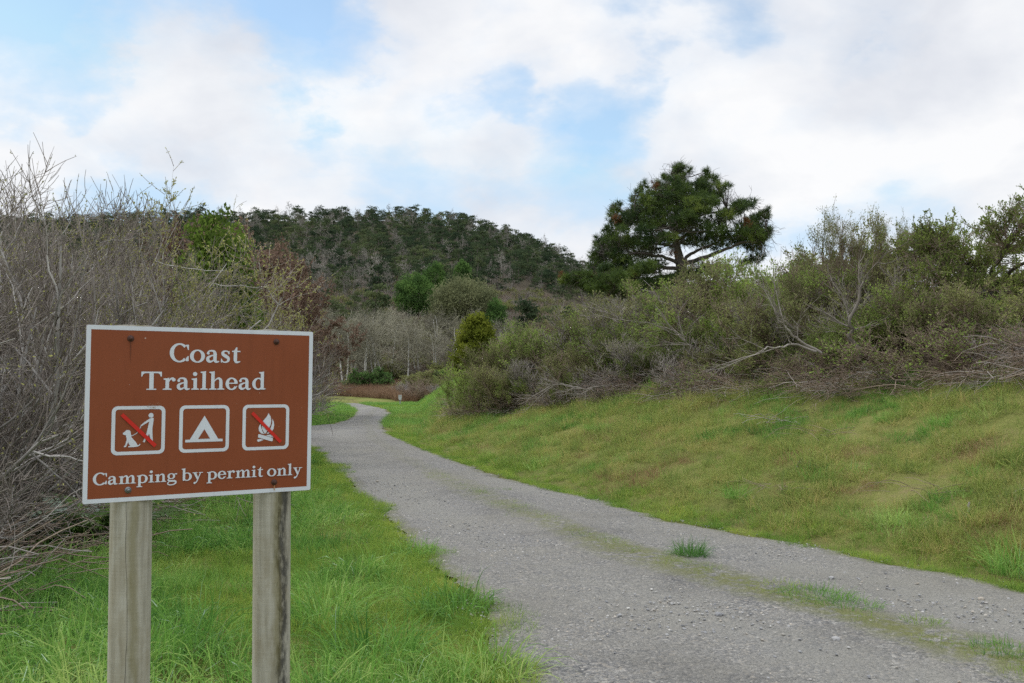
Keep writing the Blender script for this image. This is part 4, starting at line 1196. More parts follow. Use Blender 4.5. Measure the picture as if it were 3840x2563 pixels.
FP = [p_forest(200 + i, W=r_, n=n_) for i, (r_, n_) in enumerate(((6, 11), (5.2, 9), (7, 12), (6, 9), (4.6, 9), (6.5, 10)))]
DT = [p_tree(220 + i, 6.5, 1, .36, 'dead_tree', 'dead_tree', n=(16, 6, 4), tr=.10, tw=.02, base=.15) for i in range(3)]


def one_mesh(parts):                                # far copies: one mesh with trunk and branches
    mb = MB(); mats = []
    for _, me in parts:
        V = np.empty(len(me.vertices) * 3, np.float32); me.vertices.foreach_get('co', V)
        F = np.empty(len(me.loops), np.int32); me.loops.foreach_get('vertex_index', F)
        mb.add(V.reshape(-1, 3), F.reshape(-1, 4), 0, .5, True)
    return mb.mesh('bare_tree', parts[0][1].materials[0])
DTm = [one_mesh(p[0]) for p in DT]
rng = np.random.default_rng(77)
# positions by thinning a dense random set: neighbours keep their distance
cand = np.column_stack([rng.uniform(-.62, .16, 12000), 335 - 205 * rng.random(12000) ** 1.1])
cand = cand[rng.permutation(len(cand))]
pts = []; cell = {}
for s_, Y in cand:
    x = s_ * Y; md = 2.5 + 1.1 * float(vnoise(x * .05, Y * .05))
    key = (int(x // 5), int(Y // 5)); ok = True
    for dx in (-1, 0, 1):
        for dy in (-1, 0, 1):
            for q in cell.get((key[0] + dx, key[1] + dy), ()):
                if (q[0] - x) ** 2 + (q[1] - Y) ** 2 < md * md: ok = False
    if ok:
        cell.setdefault(key, []).append((x, Y)); pts.append((x, Y))
pts = A(pts); Xf, Yf = pts[:, 0], pts[:, 1]; pxf = 1920 + Xf / Yf * FPX
zf = gz(Xf, Yf); pyf = HZ - (zf - EYE) / Yf * FPX
# the open scrub slope under the forest's lower edge
lower = np.interp(pxf, [-500, 600, 1000, 1150, 1300, 1450, 1600, 1900, 2000, 2100, 2200, 2300], [1190, 1190, 1190, 1185, 1180, 1150, 1120, 1105, 1120, 1132, 1150, 1150])
open_ = pyf > lower + rng.normal(0, 12, len(pts))
bare_p = .17 + .45 * np.clip((pyf - 930) / 150, 0, 1) * np.clip((1560 - pxf) / 300, 0, 1) + .18 * (fbm(Xf * .05 + 4, Yf * .05) > .1)
bare = rng.random(len(pts)) < bare_p
ok = ~open_
near = np.argsort(Yf)
n_ind = n_bare = 0
stuff_i = []; bare_stuff = []
hf = rng.uniform(.65, 1.15, len(pts)) ** 1.2
for i in near:
    if not ok[i]: continue
    seen = pxf[i] > 560
    if bare[i]:
        if n_bare < 150 and seen:
            o = obj('bare_tree', DTm[i % 3]); o.location = (Xf[i], Yf[i], zf[i]); h = hf[i] * rs.uniform(.7, 1.05); o.scale = (h, h, h); o.rotation_euler = (0, 0, rs.random() * 6.28)
            tag(o, 'bare grey dead tree standing among the pines on the wooded hill', 'tree', 'grey dead trees on the wooded hill'); n_bare += 1
        else: bare_stuff.append(i)
    elif n_ind < 290 and seen:
        o = obj('forest_pine', FP[i % 6]); o.location = (Xf[i], Yf[i], zf[i]); h = hf[i]; o.scale = (h, h, h * rs.uniform(.85, 1.15)); o.rotation_euler = (0, 0, rs.random() * 6.28)
        tag(o, 'small dark green pine in the forest covering the hill', 'tree', 'pines of the hillside forest'); n_ind += 1
    else: stuff_i.append(i)
stuff_i = A(stuff_i); q = stuff_i
P = np.column_stack([Xf[q], Yf[q], zf[q]])
scatter('far_forest', FP, P, np.column_stack([np.zeros((len(q), 2)), rng.random(len(q)) * 6.28]), hf[q], rng.integers(0, 6, len(q)), 'dark pine forest along the top of the hill', 'forest')
if len(bare_stuff):
    q = A(bare_stuff); P = np.column_stack([Xf[q], Yf[q], zf[q]])
    scatter('far_dead_trees', DTm, P, np.column_stack([np.zeros((len(q), 2)), rng.random(len(q)) * 6.28]), hf[q] * .9, rng.integers(0, 3, len(q)), 'grey dead trees scattered through the forest high on the hill', 'forest')
# scrub on the open slope
sb = [p_brush(230 + i, 1.8, nleaf=0 if i < 2 else 3000, leaf='olive_leaf', lsize=.13, stems=14, twn=(5, 5, 3), bark=('brown_twig', 'dead_tree', 'brown_twig')[i]) for i in range(3)]


def merged(proto):
    mb = MB(); mats = []
    for k, (_, me) in enumerate(proto[0]):
        V = np.empty(len(me.vertices) * 3, np.float32); me.vertices.foreach_get('co', V)
        F = np.empty(len(me.loops), np.int32); me.loops.foreach_get('vertex_index', F)
        mb.add(V.reshape(-1, 3), F.reshape(-1, 4), k, np.random.default_rng(k).random(len(V) // 3)); mats.append(me.materials[0])
    return mb.mesh('scrub', mats)
sbm = [merged(p) for p in sb]
P2, rng = scatter_region(8, 5200, lambda x, y, r: (x / y > -.40) & (x / y < .2) & ~((x / y < -.08) & (y < 104)), -60, 34, 98, 200)
P, rot, s = xform(P2, rng, .7, 1.6, .05)
kp = (HZ - (P[:, 2] - EYE) / P[:, 1] * FPX) > 1060
scatter('hill_scrub', sbm, P[kp], rot[kp], s[kp], rng.choice([0, 0, 1, 1, 2], kp.sum()), 'brown and grey scrub covering the open slope below the forest', 'scrub')

# ---- small pines standing free below the forest
SP = [(p_forest(250 + i, 5.6, W_ * .8, 13, 150, .26), None) for i, W_ in enumerate((5, 5.5, 6))]
for px, Y, top, i, w, lab in ((1262, 133, 1108, 0, 1, 'small open pine left of the round green tree, lower one'), (1392, 138, 1045, 1, 1.1, 'taller dark pine directly left of the round green tree'), (1330, 150, 1085, 2, .9, 'dark pine between two others left of the round green tree'),
                              (1982, 120, 1105, 0, 1.0, 'small crooked pine on the open slope right of the olive dome'), (2075, 105, 1135, 2, 1.1, 'dark spreading pine on the slope left of the big pine'), (2020, 100, 1190, 1, 1.3, 'low dark pine just above the bank brush'),
                              (2150, 95, 1140, 1, 1.1, 'dark pine behind the lowest left branches of the big pine')):
    x = at(px, Y); z = float(gz(x, Y)); h = (zt(top, Y) - z) / 5.5
    o = obj('small_pine', SP[i][0]); o.location = (x, Y, z - .1); o.scale = (h * w, h * w, h); o.rotation_euler = (0, 0, rs.random() * 6.28)
    tag(o, lab, 'tree', 'free-standing small pines below the forest')
for px, Y, top, i, lab in ((3255, 85, 915, 0, 'dark pine top on the skyline behind the tall twiggy bush'), (3320, 90, 925, 2, 'dark pine on the skyline left of the leafy willow'), (2990, 80, 965, 1, 'small dark pine behind the brush right of the big pine'), (3420, 88, 940, 1, 'dark pine half hidden behind the leafy willow')):
    x = at(px, Y); z = float(gz(x, Y)); h = max((zt(top, Y) - z) / 5.5, .3)
    o = obj('small_pine', SP[i][0]); o.location = (x, Y, z - .1); o.scale = (h * 1.2, h * 1.2, h)
    tag(o, lab, 'tree', 'dark pines on the right skyline')

# ------------------------------------------------------------------ the big pine
def big_pine():
    Yp, k = 55.0, 55.0 / FPX
    r = np.random.default_rng(300)
    cx0 = at(2556, Yp); zb = float(gz(cx0, Yp))
    root = empty('pine_tree', (cx0, Yp, zb - .1))
    tag(root, 'big spreading dark green pine standing behind the brush on the bank', 'tree')
    def W3(cx, cy, d=0.0):                         # detail-view pixels (2.349 per photo pixel) to tree space
        return A([(2000 + cx / 2.349 - 2556) * k, d, zt(600 + cy / 2.349, Yp) - zb + .1])
    mb = MB()
    def limb(pts, r0, r1, dep=None):
        P = A([W3(x, y, 0 if dep is None else d_) for (x, y), d_ in zip(pts, dep or [0] * len(pts))])
        # resample smoothly
        t = np.linspace(0, len(P) - 1, 14); i = np.minimum(t.astype(int), len(P) - 2); f = (t - i)[:, None]
        Q = P[i] * (1 - f) + P[i + 1] * f; Q[1:-1] = (Q[:-2] + Q[1:-1] * 2 + Q[2:]) / 4; Q[1:-1] += r.normal(0, .03, Q[1:-1].shape)
        tubes(mb, Q[None], np.linspace(r0, r1, 14)[None], 8)
        return Q
    base = A([0, 0, -.3])
    tr_pts = [base] + [W3(*p) for p in ((1312, 1200), (1312, 1000), (1300, 900), (1275, 760), (1255, 600), (1275, 430), (1285, 250), (1290, 90))]
    Q = A(tr_pts); t = np.linspace(0, len(Q) - 1, 26); i = np.minimum(t.astype(int), len(Q) - 2); f = (t - i)[:, None]; Q = Q[i] * (1 - f) + Q[i + 1] * f
    tubes(mb, Q[None], np.interp(np.linspace(0, 1, 26), [0, .4, .5, 1], [.30, .27, .19, .025])[None], 10)
    trunk = obj('trunk', mb.mesh('trunk', M['limb_bark']), root)
    mb = MB()
    limbs = [limb(*a_) for a_ in (
        ([(1330, 915), (1450, 880), (1600, 830), (1720, 780), (1820, 740), (1960, 750)], .14, .04, [0, -.2, -.5, -.8, -1, -1.2]),
        ([(1315, 890), (1370, 840), (1430, 795), (1560, 755), (1720, 660), (1900, 600)], .12, .03, [0, .1, .3, .6, .9, 1.2]),
        ([(1275, 905), (1190, 870), (1060, 850), (900, 845), (700, 870), (560, 860)], .12, .03, [0, -.3, -.8, -1.2, -1.6, -1.8]),
        ([(1300, 960), (1120, 950), (900, 940), (700, 1010), (520, 1090), (300, 1090)], .12, .03, [0, -.5, -1.2, -1.6, -2, -2.2]),
        ([(1262, 760), (1130, 720), (950, 700), (760, 700)], .09, .03, [0, .6, 1.2, 1.8]), ([(1262, 650), (1120, 560), (950, 500), (740, 470)], .08, .025, [0, -.4, -.8, -1]),
        ([(1265, 600), (1420, 500), (1600, 480), (1850, 420)], .08, .025, [0, -.5, -1, -1.2]), ([(1265, 700), (1420, 640), (1640, 660), (2000, 640)], .09, .03, [0, -.7, -1.3, -1.5]),
        ([(1275, 450), (1150, 350), (1010, 310)], .06, .02, [0, .6, .9]), ([(1275, 450), (1420, 330), (1560, 230)], .06, .02, [0, .6, .9]), ([(1270, 520), (1240, 420), (1200, 330)], .06, .02, [0, -1.5, -2.4]),
        ([(1265, 720), (1230, 700), (1150, 660)], .08, .02, [0, -1.8, -3.2]), ([(1265, 720), (1330, 690), (1420, 640)], .08, .02, [0, 1.8, 3.2]), ([(1300, 980), (1450, 970), (1560, 960)], .07, .02, [0, .5, 1]),
        ([(1305, 1000), (1100, 1040), (900, 1080), (750, 1180)], .09, .02, [0, -1, -2, -2.6]))]
    clumps = 'F760,930,110,45 F600,1010,80,40 F420,1070,90,50 F900,1010,110,45 F680,1120,100,50 F1190,640,85,50 F1275,585,80,50 F1110,760,80,45 F1330,610,60,40 1290,70,30,30 1235,90,25,25 1345,100,25,25 1525,115,22,30 1600,190,25,30 1690,268,25,22 1115,180,25,30 930,275,25,30 1890,385,25,25 2030,470,25,30 2065,640,25,30 725,420,25,30 560,720,25,25 910,390,20,25 1560,160,30,30 1180,195,25,25 1290,90,55,45 1300,165,60,40 1205,250,75,60 1320,265,100,70 1450,240,80,65 1530,160,35,50 1580,280,75,60 1680,290,35,30 1150,190,40,40 940,300,40,50 1020,340,110,70 1180,370,130,90 1400,380,130,90 1550,370,100,70 730,460,60,60 960,440,110,70 880,500,110,60 1100,480,120,70 1300,480,130,70 1480,450,110,60 1620,520,100,50 1800,430,110,60 1880,400,40,40 1720,480,80,50 1950,530,90,60 2010,500,40,50 2050,660,40,50 700,600,70,60 800,560,90,60 1000,560,100,60 720,680,80,50 1050,620,80,60 900,680,100,60 1080,700,90,60 580,750,50,50 650,760,90,60 780,760,110,70 950,780,120,60 1080,780,90,50 560,850,70,70 680,860,110,50 540,930,60,50 1420,640,90,50 1340,700,60,35 1500,690,110,50 1620,680,110,60 1750,690,110,60 1880,680,120,80 1980,730,90,50 1930,620,90,60 2000,680,60,70 760,980,120,50 900,985,120,45 1050,960,110,40 1400,990,130,40 1530,985,90,45 1300,1030,120,40 350,1090,90,70 260,1100,50,50 450,1120,80,60 560,1130,90,60 700,1060,100,60 850,1060,110,60 930,1130,110,70 780,1180,110,60 620,1090,60,40 1950,870,90,35 720,1220,100,40 1150,1080,150,50 520,1170,120,45 1180,520,120,60 1380,540,120,45 1230,320,130,80 1480,310,110,80'
    C = []
    for s_ in clumps.split():
        fr_ = s_[0] == 'F'
        cx, cy, rx, ry = map(float, s_.lstrip('F').split(','))
        half = 4.0 * math.sqrt(max(.05, 1 - min(1, abs(cx - 1290) / 820) ** 2)) * min(1, .25 + cy / 700)
        for j in range(3):
            d = (r.uniform(-1, -.35), r.uniform(-.3, .3), r.uniform(.35, 1))[0 if fr_ else j] * half - 2.3 * max(0, (cy - 900) / 150) * (cx < 1150) * min(1, (1250 - cx) / 500) / 1.3
            C.append((*W3(cx + r.normal(0, 12), cy + r.normal(0, 8), d), rx / 2.349 * k * .92, ry / 2.349 * k * .86))
    C = A(C)
    # a bough from the nearest limb to each clump
    LP = np.concatenate([l for l in limbs] + [Q[9:]])
    near_ = LP[np.argmin(((C[:, None, :3] - LP[None]) ** 2).sum(-1) + 3 * np.maximum(0, LP[None, :, 2] - C[:, None, 2]), 1)]
    mid_ = (near_ + C[:, :3]) / 2 + np.column_stack([r.normal(0, .1, (len(C), 2)), np.full(len(C), -.12)])
    bt = np.stack([near_, mid_, C[:, :3]], 1)
    tubes(mb, bt, np.tile(A([.04, .03, .012]), (len(C), 1)), 4)
    # dead inner twigs under the crown
    S, D, rad, t = spawn(r, bt, np.full(bt.shape[:2], .02), 7, .0, .8, .9, .3, -.15)
    T1, R1 = grow(r, S, D, r.uniform(.3, 1.1, len(S)), np.full(len(S), .011), 5, .22, -.03, .5); tubes(mb, T1, R1, 3)
    S, D, rad, t = spawn(r, T1, R1, 3, .3, 1, .8, .3); T2, R2 = grow(r, S, D, r.uniform(.15, .5, len(S)), np.full(len(S), .008), 3, .2, 0, .6); tubes(mb, T2, R2, 3)
    obj('limbs', mb.mesh('limbs', M['limb_bark']), root)
    # needle tufts: bursts of long needles on the outside of every clump
    def tufts(C, dens, size, name, mat):
        per = np.maximum(8, (dens * C[:, 3] * C[:, 4] ** .5 * 14).astype(int)); kk = np.repeat(np.arange(len(C)), per); n = len(kk)
        o = nrm(r.normal(0, 1, (n, 3)) + A([0, 0, .25])) * (r.random(n) ** .38)[:, None]
        Tc = C[kk, :3] + o * np.column_stack([C[kk, 3], C[kk, 3], C[kk, 4]])
        ax = nrm(o * .9 + A([0, 0, .55]) + r.normal(0, .3, (n, 3)))
        m = 15
        d = nrm(ax[:, None] * .75 + r.normal(0, .62, (n, m, 3)))
        L = size * r.uniform(.7, 1.2, (n, m, 1))
        sd = nrm(np.cross(d, r.normal(0, 1, (n, m, 3)))) * .012
        st0 = Tc[:, None] - ax[:, None] * size * .35 * r.random((n, m, 1))
        V = np.stack([st0 - sd, st0 + sd, st0 + d * L + sd * .35, st0 + d * L - sd * .35], 2).reshape(-1, 3)
        F = np.arange(n * m * 4).reshape(-1, 4)
        lt = np.clip(.45 + .30 * r.normal(size=len(C))[kk] + .16 * r.normal(size=n), 0, 1)
        mb = MB(); mb.add(V, F, 0, np.repeat(lt, m * 4))
        return obj(name, mb.mesh(name, mat), root)
    tufts(C, 8.0, .27, 'crown', M['pine_needle'])
    Dn = A([(*W3(x, y, r.uniform(-3, -1.5)), .2, .22) for x, y in ((1020, 290), (740, 590), (700, 570), (1830, 620), (1790, 600), (850, 1080), (650, 1190), (720, 1140), (620, 1090), (510, 1080), (240, 1060), (1170, 880), (860, 1040))])
    tag(tufts(Dn, 4, .22, 'dead_needles', M['dead_needle']), 'rust-brown dead needle clusters')


big_pine()

# ------------------------------------------------------------------ brush on top of the bank
CB = [p_brush(400 + i, 2.0, leaf='coyote_leaf', nleaf=20000, lsize=.046, top=.12, stems=15) for i in range(3)]
OB = [p_brush(410 + i, 2.0, leaf='olive_leaf', nleaf=16000, lsize=.046, top=.2, stems=15) for i in range(2)]
YB = [p_brush(415, 1.8, leaf='bright_leaf', nleaf=15000, top=.12, lsize=.05)]
TB = [p_brush(420 + i, 2.2, nleaf=4000, leaf='olive_leaf', bark='dead_wood', stems=17, twn=(8, 7, 5), top=.45, spread=.6) for i in range(2)]
DB = [p_brush(430 + i, 1.6, nleaf=0, bark='dead_wood', stems=16, twn=(6, 5, 4), spread=1.1, up=.04) for i in range(2)]
BR = [p_brush(440 + i, 1.2, nleaf=1500, leaf='coyote_leaf', bark='brown_twig', stems=24, twn=(6, 6, 4), spread=1.15, up=-.02, top=.2) for i in range(2)]
TALL = p_brush(450, 3.4, nleaf=14000, leaf='olive_leaf', bark='brown_twig', stems=12, twn=(9, 8, 6), spread=.42, top=.62, lsize=.05, clump=.07)
G = 'shrubs of the brush on top of the bank'


def front(px):                                   # forward distance of the brush's front line
    return float(np.interp(px, [1650, 1750, 2200, 2700, 3200, 3840, 4100], [29, 27, 22, 17.7, 14.4, 11.8, 11]))


BRUSH = [
    # px, metres behind the brush front, top row, prototype, width, name, label
    (1755, 1.4, 1400, CB[0], .95, 'coyote_brush', 'round green bush at the left tip of the bank brush'),
    (1815, .6, 1395, CB[1], .9, 'coyote_brush', 'yellow-green bush below the conical tree at the front of the brush'),
    (1890, 2.6, 1300, CB[2], 1.0, 'coyote_brush', 'green bush touching the right side of the conical tree'),
    (1910, .5, 1375, OB[0], 1.0, 'coyote_brush', 'olive bush in front, second clump from the left tip of the brush'),
    (1985, 3.2, 1240, OB[1], 1.2, 'coyote_brush', 'olive bush on the brush skyline left of the big pine lower branches'),
    (1995, 1.0, 1340, TB[0], 1.1, 'twiggy_shrub', 'grey twiggy shrub low in the left part of the brush'),
    (2080, .3, 1385, DB[0], 1.5, 'dead_shrub', 'dead grey shrub with arching stems over the grass, left part'),
    (2100, 3.0, 1195, CB[0], 1.2, 'coyote_brush', 'green bush below the big pine lowest left branch'),
    (2190, 1.4, 1300, OB[0], 1.3, 'coyote_brush', 'olive bush mid brush under the left side of the big pine'),
    (2230, 4.2, 1150, TB[1], 1.2, 'twiggy_shrub', 'pale twiggy shrub on the skyline under the left pine boughs'),
    (2300, .4, 1360, DB[1], 1.5, 'dead_shrub', 'dead shrub with long pale stems sweeping left over the grass'),
    (2330, 2.6, 1180, CB[1], 1.2, 'coyote_brush', 'green bush in the brush below the rust needles of the pine'),
    (2400, 5.0, 1110, OB[1], 1.3, 'coyote_brush', 'olive bush on the skyline straight below the pine'),
    (2440, 1.2, 1255, TB[0], 1.3, 'twiggy_shrub', 'dense grey leafless shrub in the middle of the brush below the pine trunk'),
    (2520, 3.6, 1110, TB[1], 1.3, 'twiggy_shrub', 'brown-grey twiggy shrub in front of the pine trunk'),
    (2560, .5, 1290, DB[0], 1.4, 'dead_shrub', 'bleached dead shrub fanning upward at the front of the brush below the pine'),
    (2610, 5.6, 1040, OB[0], 1.3, 'coyote_brush', 'olive bush hiding the right side of the pine foot'),
    (2640, 1.8, 1210, CB[2], 1.2, 'coyote_brush', 'bright green bush right of the bleached dead shrub'),
    (2720, 4.4, 1010, CB[0], 1.3, 'coyote_brush', 'green rounded bush on the skyline right of the pine trunk'),
    (2760, 1.2, 1200, YB[0], 1.1, 'coyote_brush', 'yellow-green bush in the middle height of the brush right of the pine'),
    (2800, 5.8, 960, DB[1], 1.2, 'dead_shrub', 'bleached fan of dead branches on the skyline right of the pine'),
    (2860, 3.2, 1020, OB[1], 1.2, 'coyote_brush', 'olive bush under the right-hand end of the pine boughs'),
    (2880, .6, 1270, CB[1], 1.1, 'coyote_brush', 'green bush at the front behind the fallen pale branch'),
    (2950, 6.0, 965, CB[2], 1.1, 'coyote_brush', 'feathery green bush on the skyline in the gap right of the pine'),
    (2980, 2.2, 1090, TB[0], 1.2, 'twiggy_shrub', 'grey twiggy shrub left of the tall twiggy bush'),
    (3060, 1.6, 1060, OB[0], 1.2, 'coyote_brush', 'olive bush at the foot of the tall twiggy bush'),
    (3070, 5.2, 870, OB[1], 1.1, 'coyote_brush', 'pale feathery bush on the skyline just left of the tall twiggy bush'),
    (3190, 2.6, 800, TALL, .7, 'tall_bush', 'tall twiggy bush with forked grey trunk and bare top twigs'),
    (3170, .7, 1180, CB[0], 1.0, 'coyote_brush', 'green bush before the forked trunk of the tall bush'),
    (3350, 3.6, 850, TALL, .5, 'tall_bush', 'thinner twiggy bush right behind the tall forked one'),
    (3300, 1.0, 1140, YB[0], 1.1, 'coyote_brush', 'bright green bush between the tall forked bush and the leafy willow'),
    (3410, 2.4, 980, TB[1], 1.2, 'twiggy_shrub', 'grey shrub in the gap left of the leafy willow'),
    (3440, .7, 1190, BR[0], 1.4, 'bramble', 'bramble mound of brown stems in front of the leafy willow, left side'),
    (3600, .6, 1190, BR[1], 1.5, 'bramble', 'bramble mound with brown stems under the leafy willow'),
    (3480, 1.6, 1060, CB[1], 1.2, 'coyote_brush', 'olive green bush closing the gap below the left side of the leafy willow crown'),
    (3590, 1.4, 1090, OB[0], 1.2, 'coyote_brush', 'olive bush in front of the leafy willow trunk, left of its fork'),
    (3790, 1.8, 1190, CB[2], 1.2, 'coyote_brush', 'low green bush under the leafy willow at the right edge'),
    (1960, .3, 1400, CB[0], .9, 'coyote_brush', 'low green bush at the grass edge below the left brush'),
    (2150, .2, 1400, YB[0], .8, 'coyote_brush', 'small yellow-green bush at the grass edge, left part of the brush'),
    (2400, .7, 1330, CB[2], 1.0, 'coyote_brush', 'green bush between the two dead shrubs at the front'),
    (2330, 1.6, 1240, YB[0], 1.0, 'coyote_brush', 'yellow-green bush above the dead shrub with long pale stems'),
    (2500, 2.2, 1190, CB[0], 1.1, 'coyote_brush', 'rounded green bush in mid brush below the pine trunk'),
    (2690, .9, 1290, OB[1], 1.0, 'coyote_brush', 'olive bush right of the bleached fan of dead stems'),
    (2810, 2.4, 1080, YB[0], 1.0, 'coyote_brush', 'yellow-green bush below the right tip of the pine'),
    (3110, 3.0, 960, CB[1], 1.0, 'coyote_brush', 'green bush leaning against the left of the tall twiggy bush'),
    (3260, 1.6, 1010, OB[1], 1.0, 'coyote_brush', 'olive bush right of the forked trunk'),
    (3740, .3, 1230, DB[0], 1.3, 'dead_shrub', 'pale lichen-grey dead brush at the right edge above the grass'),
    (3830, 1.0, 1180, BR[0], 1.4, 'bramble', 'bramble with green leaves at the right edge of the brush'),
    (3960, .8, 1190, BR[1], 1.4, 'bramble', 'bramble mound cut off by the right edge of the photo'),
    (3040, .2, 1300, BR[1], 1.3, 'bramble', 'low brown bramble at the foot of the forked trunk'),
    (2740, .1, 1340, BR[0], 1.3, 'bramble', 'low bramble tangle in the front middle of the brush'),
]
for i, (px, dY, top, pr, w, nm, lab) in enumerate(BRUSH):
    Y = front(px) + dY
    put(nm, lab, 'shrub', pr, at(px, Y), Y, zt(top, Y), rz=rs.random() * 6.28, group=G, wide=w)

# the leafy willow at the right edge: crooked trunks, wide wind-swept crown
def leafy_willow():
    Y = 15.6; x = at(3690, Y); z = float(gz(x, Y)); r = np.random.default_rng(500)
    root = empty('leafy_willow', (x, Y, z - .1)); root.scale = (1, 1, .92); tag(root, 'leafy green willow with crooked dark trunks at the right edge', 'tree')
    k = Y / FPX
    def Q(px, py, d=0): return A([(px - 3690) * k, d, zt(py, Y) - z + .1])
    mb = MB(); LB = []
    def limb(pts, r0, r1):
        P = A(pts); t = np.linspace(0, len(P) - 1, 12); i = np.minimum(t.astype(int), len(P) - 2); f = (t - i)[:, None]
        S = P[i] * (1 - f) + P[i + 1] * f; S[1:-1] = (S[:-2] + 2 * S[1:-1] + S[2:]) / 4; S[1:-1] += r.normal(0, .02, S[1:-1].shape)
        tubes(mb, S[None], np.linspace(r0, r1, 12)[None], 7); LB.append(S)
    limb([Q(3690, 1290), Q(3700, 1150), Q(3672, 1060), Q(3640, 1000), Q(3600, 920)], .05, .018)
    limb([Q(3690, 1250, .1), Q(3715, 1100, .2), Q(3760, 1050, .3), Q(3850, 1085, .2), Q(3950, 1060, .1)], .05, .02)
    limb([Q(3700, 1150), Q(3730, 1010, .4), Q(3790, 930, .6), Q(3860, 880, .8)], .05, .015)
    limb([Q(3675, 1060), Q(3560, 990, -.4), Q(3470, 970, -.6), Q(3420, 930, -.7)], .045, .012)
    limb([Q(3680, 1080, -.1), Q(3600, 1100, -.7), Q(3480, 1110, -1.0), Q(3400, 1060, -1.2)], .04, .012)
    limb([Q(3672, 1060), Q(3690, 930, -.8), Q(3700, 870, -1.0)], .04, .012)
    limb([Q(3640, 960), Q(3560, 930, .6), Q(3520, 900, .9)], .035, .01)
    limb([Q(3760, 1050, .3), Q(3800, 960, -.5), Q(3900, 900, -.9), Q(4000, 870, -1)], .04, .01)
    obj('trunk', mb.mesh('trunk', M['dark_bark']), root)
    LB = A(LB); RB = np.full(LB.shape[:2], .02)
    S, D, rad, t = spawn(r, LB, RB, 22, .3, 1, .8, .3, .25)
    P1, R1 = grow(r, S, D, r.uniform(.2, .55, len(S)), np.full(len(S), .009), 5, .2, .03, .4)
    S, D, rad, t = spawn(r, P1, R1, 8, .2, 1, .7, .25, .2); P2, R2 = grow(r, S, D, r.uniform(.15, .45, len(S)), np.full(len(S), .006), 4, .18, .08, .5)
    S, D, rad, t = spawn(r, P2, R2, 4, .2, 1, .6, .25, .2); P3, R3 = grow(r, S, D, r.uniform(.06, .2, len(S)), np.full(len(S), .0035), 3, .18, .08, .6)
    mb = MB(); tubes(mb, P1, R1, 4); tubes(mb, P2, R2, 3); tubes(mb, P3, R3, 3)
    obj('branches', mb.mesh('willow_branches', M['brown_twig']), root)
    br = np.repeat(np.repeat(r.random(len(P1)) > .15, 8), 4)
    C, T = pick(r, P3[br], 42000, .2, .012); mb = MB(); leaves(mb, r, C, .042, 0, None, .5, T + A([0, 0, .5])); obj('foliage', mb.mesh('willow_leaves', M['willow_leaf']), root)


leafy_willow()

# pale fallen branch fanning out of the brush
def dead_branch(name, label, pts, Y, r0, seed, n=6):
    r = np.random.default_rng(seed); x0 = at(pts[0][0], Y); z0 = float(zt(pts[0][1], Y))
    P = A([[at(p[0], Y) - x0, -(.25 * i) * .5, zt(p[1], Y) - z0] for i, p in enumerate(pts)])
    t = np.linspace(0, len(P) - 1, 12); i = np.minimum(t.astype(int), len(P) - 2); f = (t - i)[:, None]; S0 = P[i] * (1 - f) + P[i + 1] * f; S0[1:-1] += r.normal(0, .02, (10, 3))
    mb = MB(); tubes(mb, S0[None], np.linspace(r0, r0 * .3, 12)[None], 6)
    S, D, rad, t = spawn(r, S0[None], np.full((1, 12), r0 * .6), n, .25, .95, .5, .2, .1); P1, R1 = grow(r, S, D, r.uniform(.4, 1.0, len(S)), np.full(len(S), r0 * .4), 6, .14, .02, .3); tubes(mb, P1, R1, 4)
    S, D, rad, t = spawn(r, P1, R1, 7, .2, 1, .5, .2, .05); P2, R2 = grow(r, S, D, r.uniform(.15, .5, len(S)), np.full(len(S), r0 * .18), 4, .15, .02, .5); tubes(mb, P2, R2, 3)
    o = obj(name, mb.mesh(name, M['branch_wood'])); o.location = (x0, Y, z0); tag(o, label, 'branch')


dead_branch('fallen_branch', 'pale bare branch forking leftward out of the brush, middle right', [(3080, 1325), (2980, 1275), (2930, 1230), (2880, 1180)], 14.1, .024, 1)
dead_branch('fallen_branch', 'pale bare branch lying low toward the left below the forked one', [(3060, 1320), (2970, 1290), (2900, 1310), (2820, 1320)], 14.0, .022, 2, 4)
dead_branch('fallen_branch', 'leaning grey trunk at the base of the tall twiggy bush', [(3225, 1345), (3180, 1260), (3165, 1210), (3190, 1120), (3215, 1040)], 14.6, .038, 3, 5)
dead_branch('fallen_branch', 'bleached branches fanning upward at the front of the brush, left of middle', [(2620, 1370), (2590, 1330), (2570, 1290), (2540, 1240)], 17.6, .02, 4, 9)
dead_branch('fallen_branch', 'long grey branches sweeping left above the grass under the left brush', [(2300, 1440), (2200, 1460), (2100, 1440), (2020, 1440)], 21.0, .022, 5, 9)

# litter of dead stems along the brush's foot
lit = []
for i in range(3):
    r = np.random.default_rng(600 + i); n_ = 16
    S = np.column_stack([r.normal(0, .2, (n_, 2)), r.uniform(0, .12, n_)]); a_ = r.random(n_) * 6.283
    P0, R0 = grow(r, S, np.column_stack([np.cos(a_), np.sin(a_), r.uniform(-.1, .6, n_)]), r.uniform(.3, .9, n_), r.uniform(.002, .007, n_), 6, .18, -.12, .5)
    mb = MB(); tubes(mb, P0, R0, 4, 0, r.random(n_)); lit.append(mb.mesh('stems', M['dead_wood'] if i == 0 else M['brown_twig']))
P2, rng = scatter_region(9, 60000, lambda x, y, r: (x > brush_x(y) - .05 + .3 * fbm(x, y)) & (x < brush_x(y) + 1.9) & in_view(x, y) & (x / y > -.09) & (r.random(len(x)) < .24 * np.clip(.6 + 1.3 * fbm(x * .7, y * .7), .15, 1.5)), -4, 12, 10, 34)
P, rot, s = xform(P2, rng, .6, 1.1, .25)
scatter('dead_stem_litter', lit, P, rot, s, rng.integers(0, 3, len(P2)), 'tangled dead stems and brown litter along the foot of the bank brush', 'brush litter')
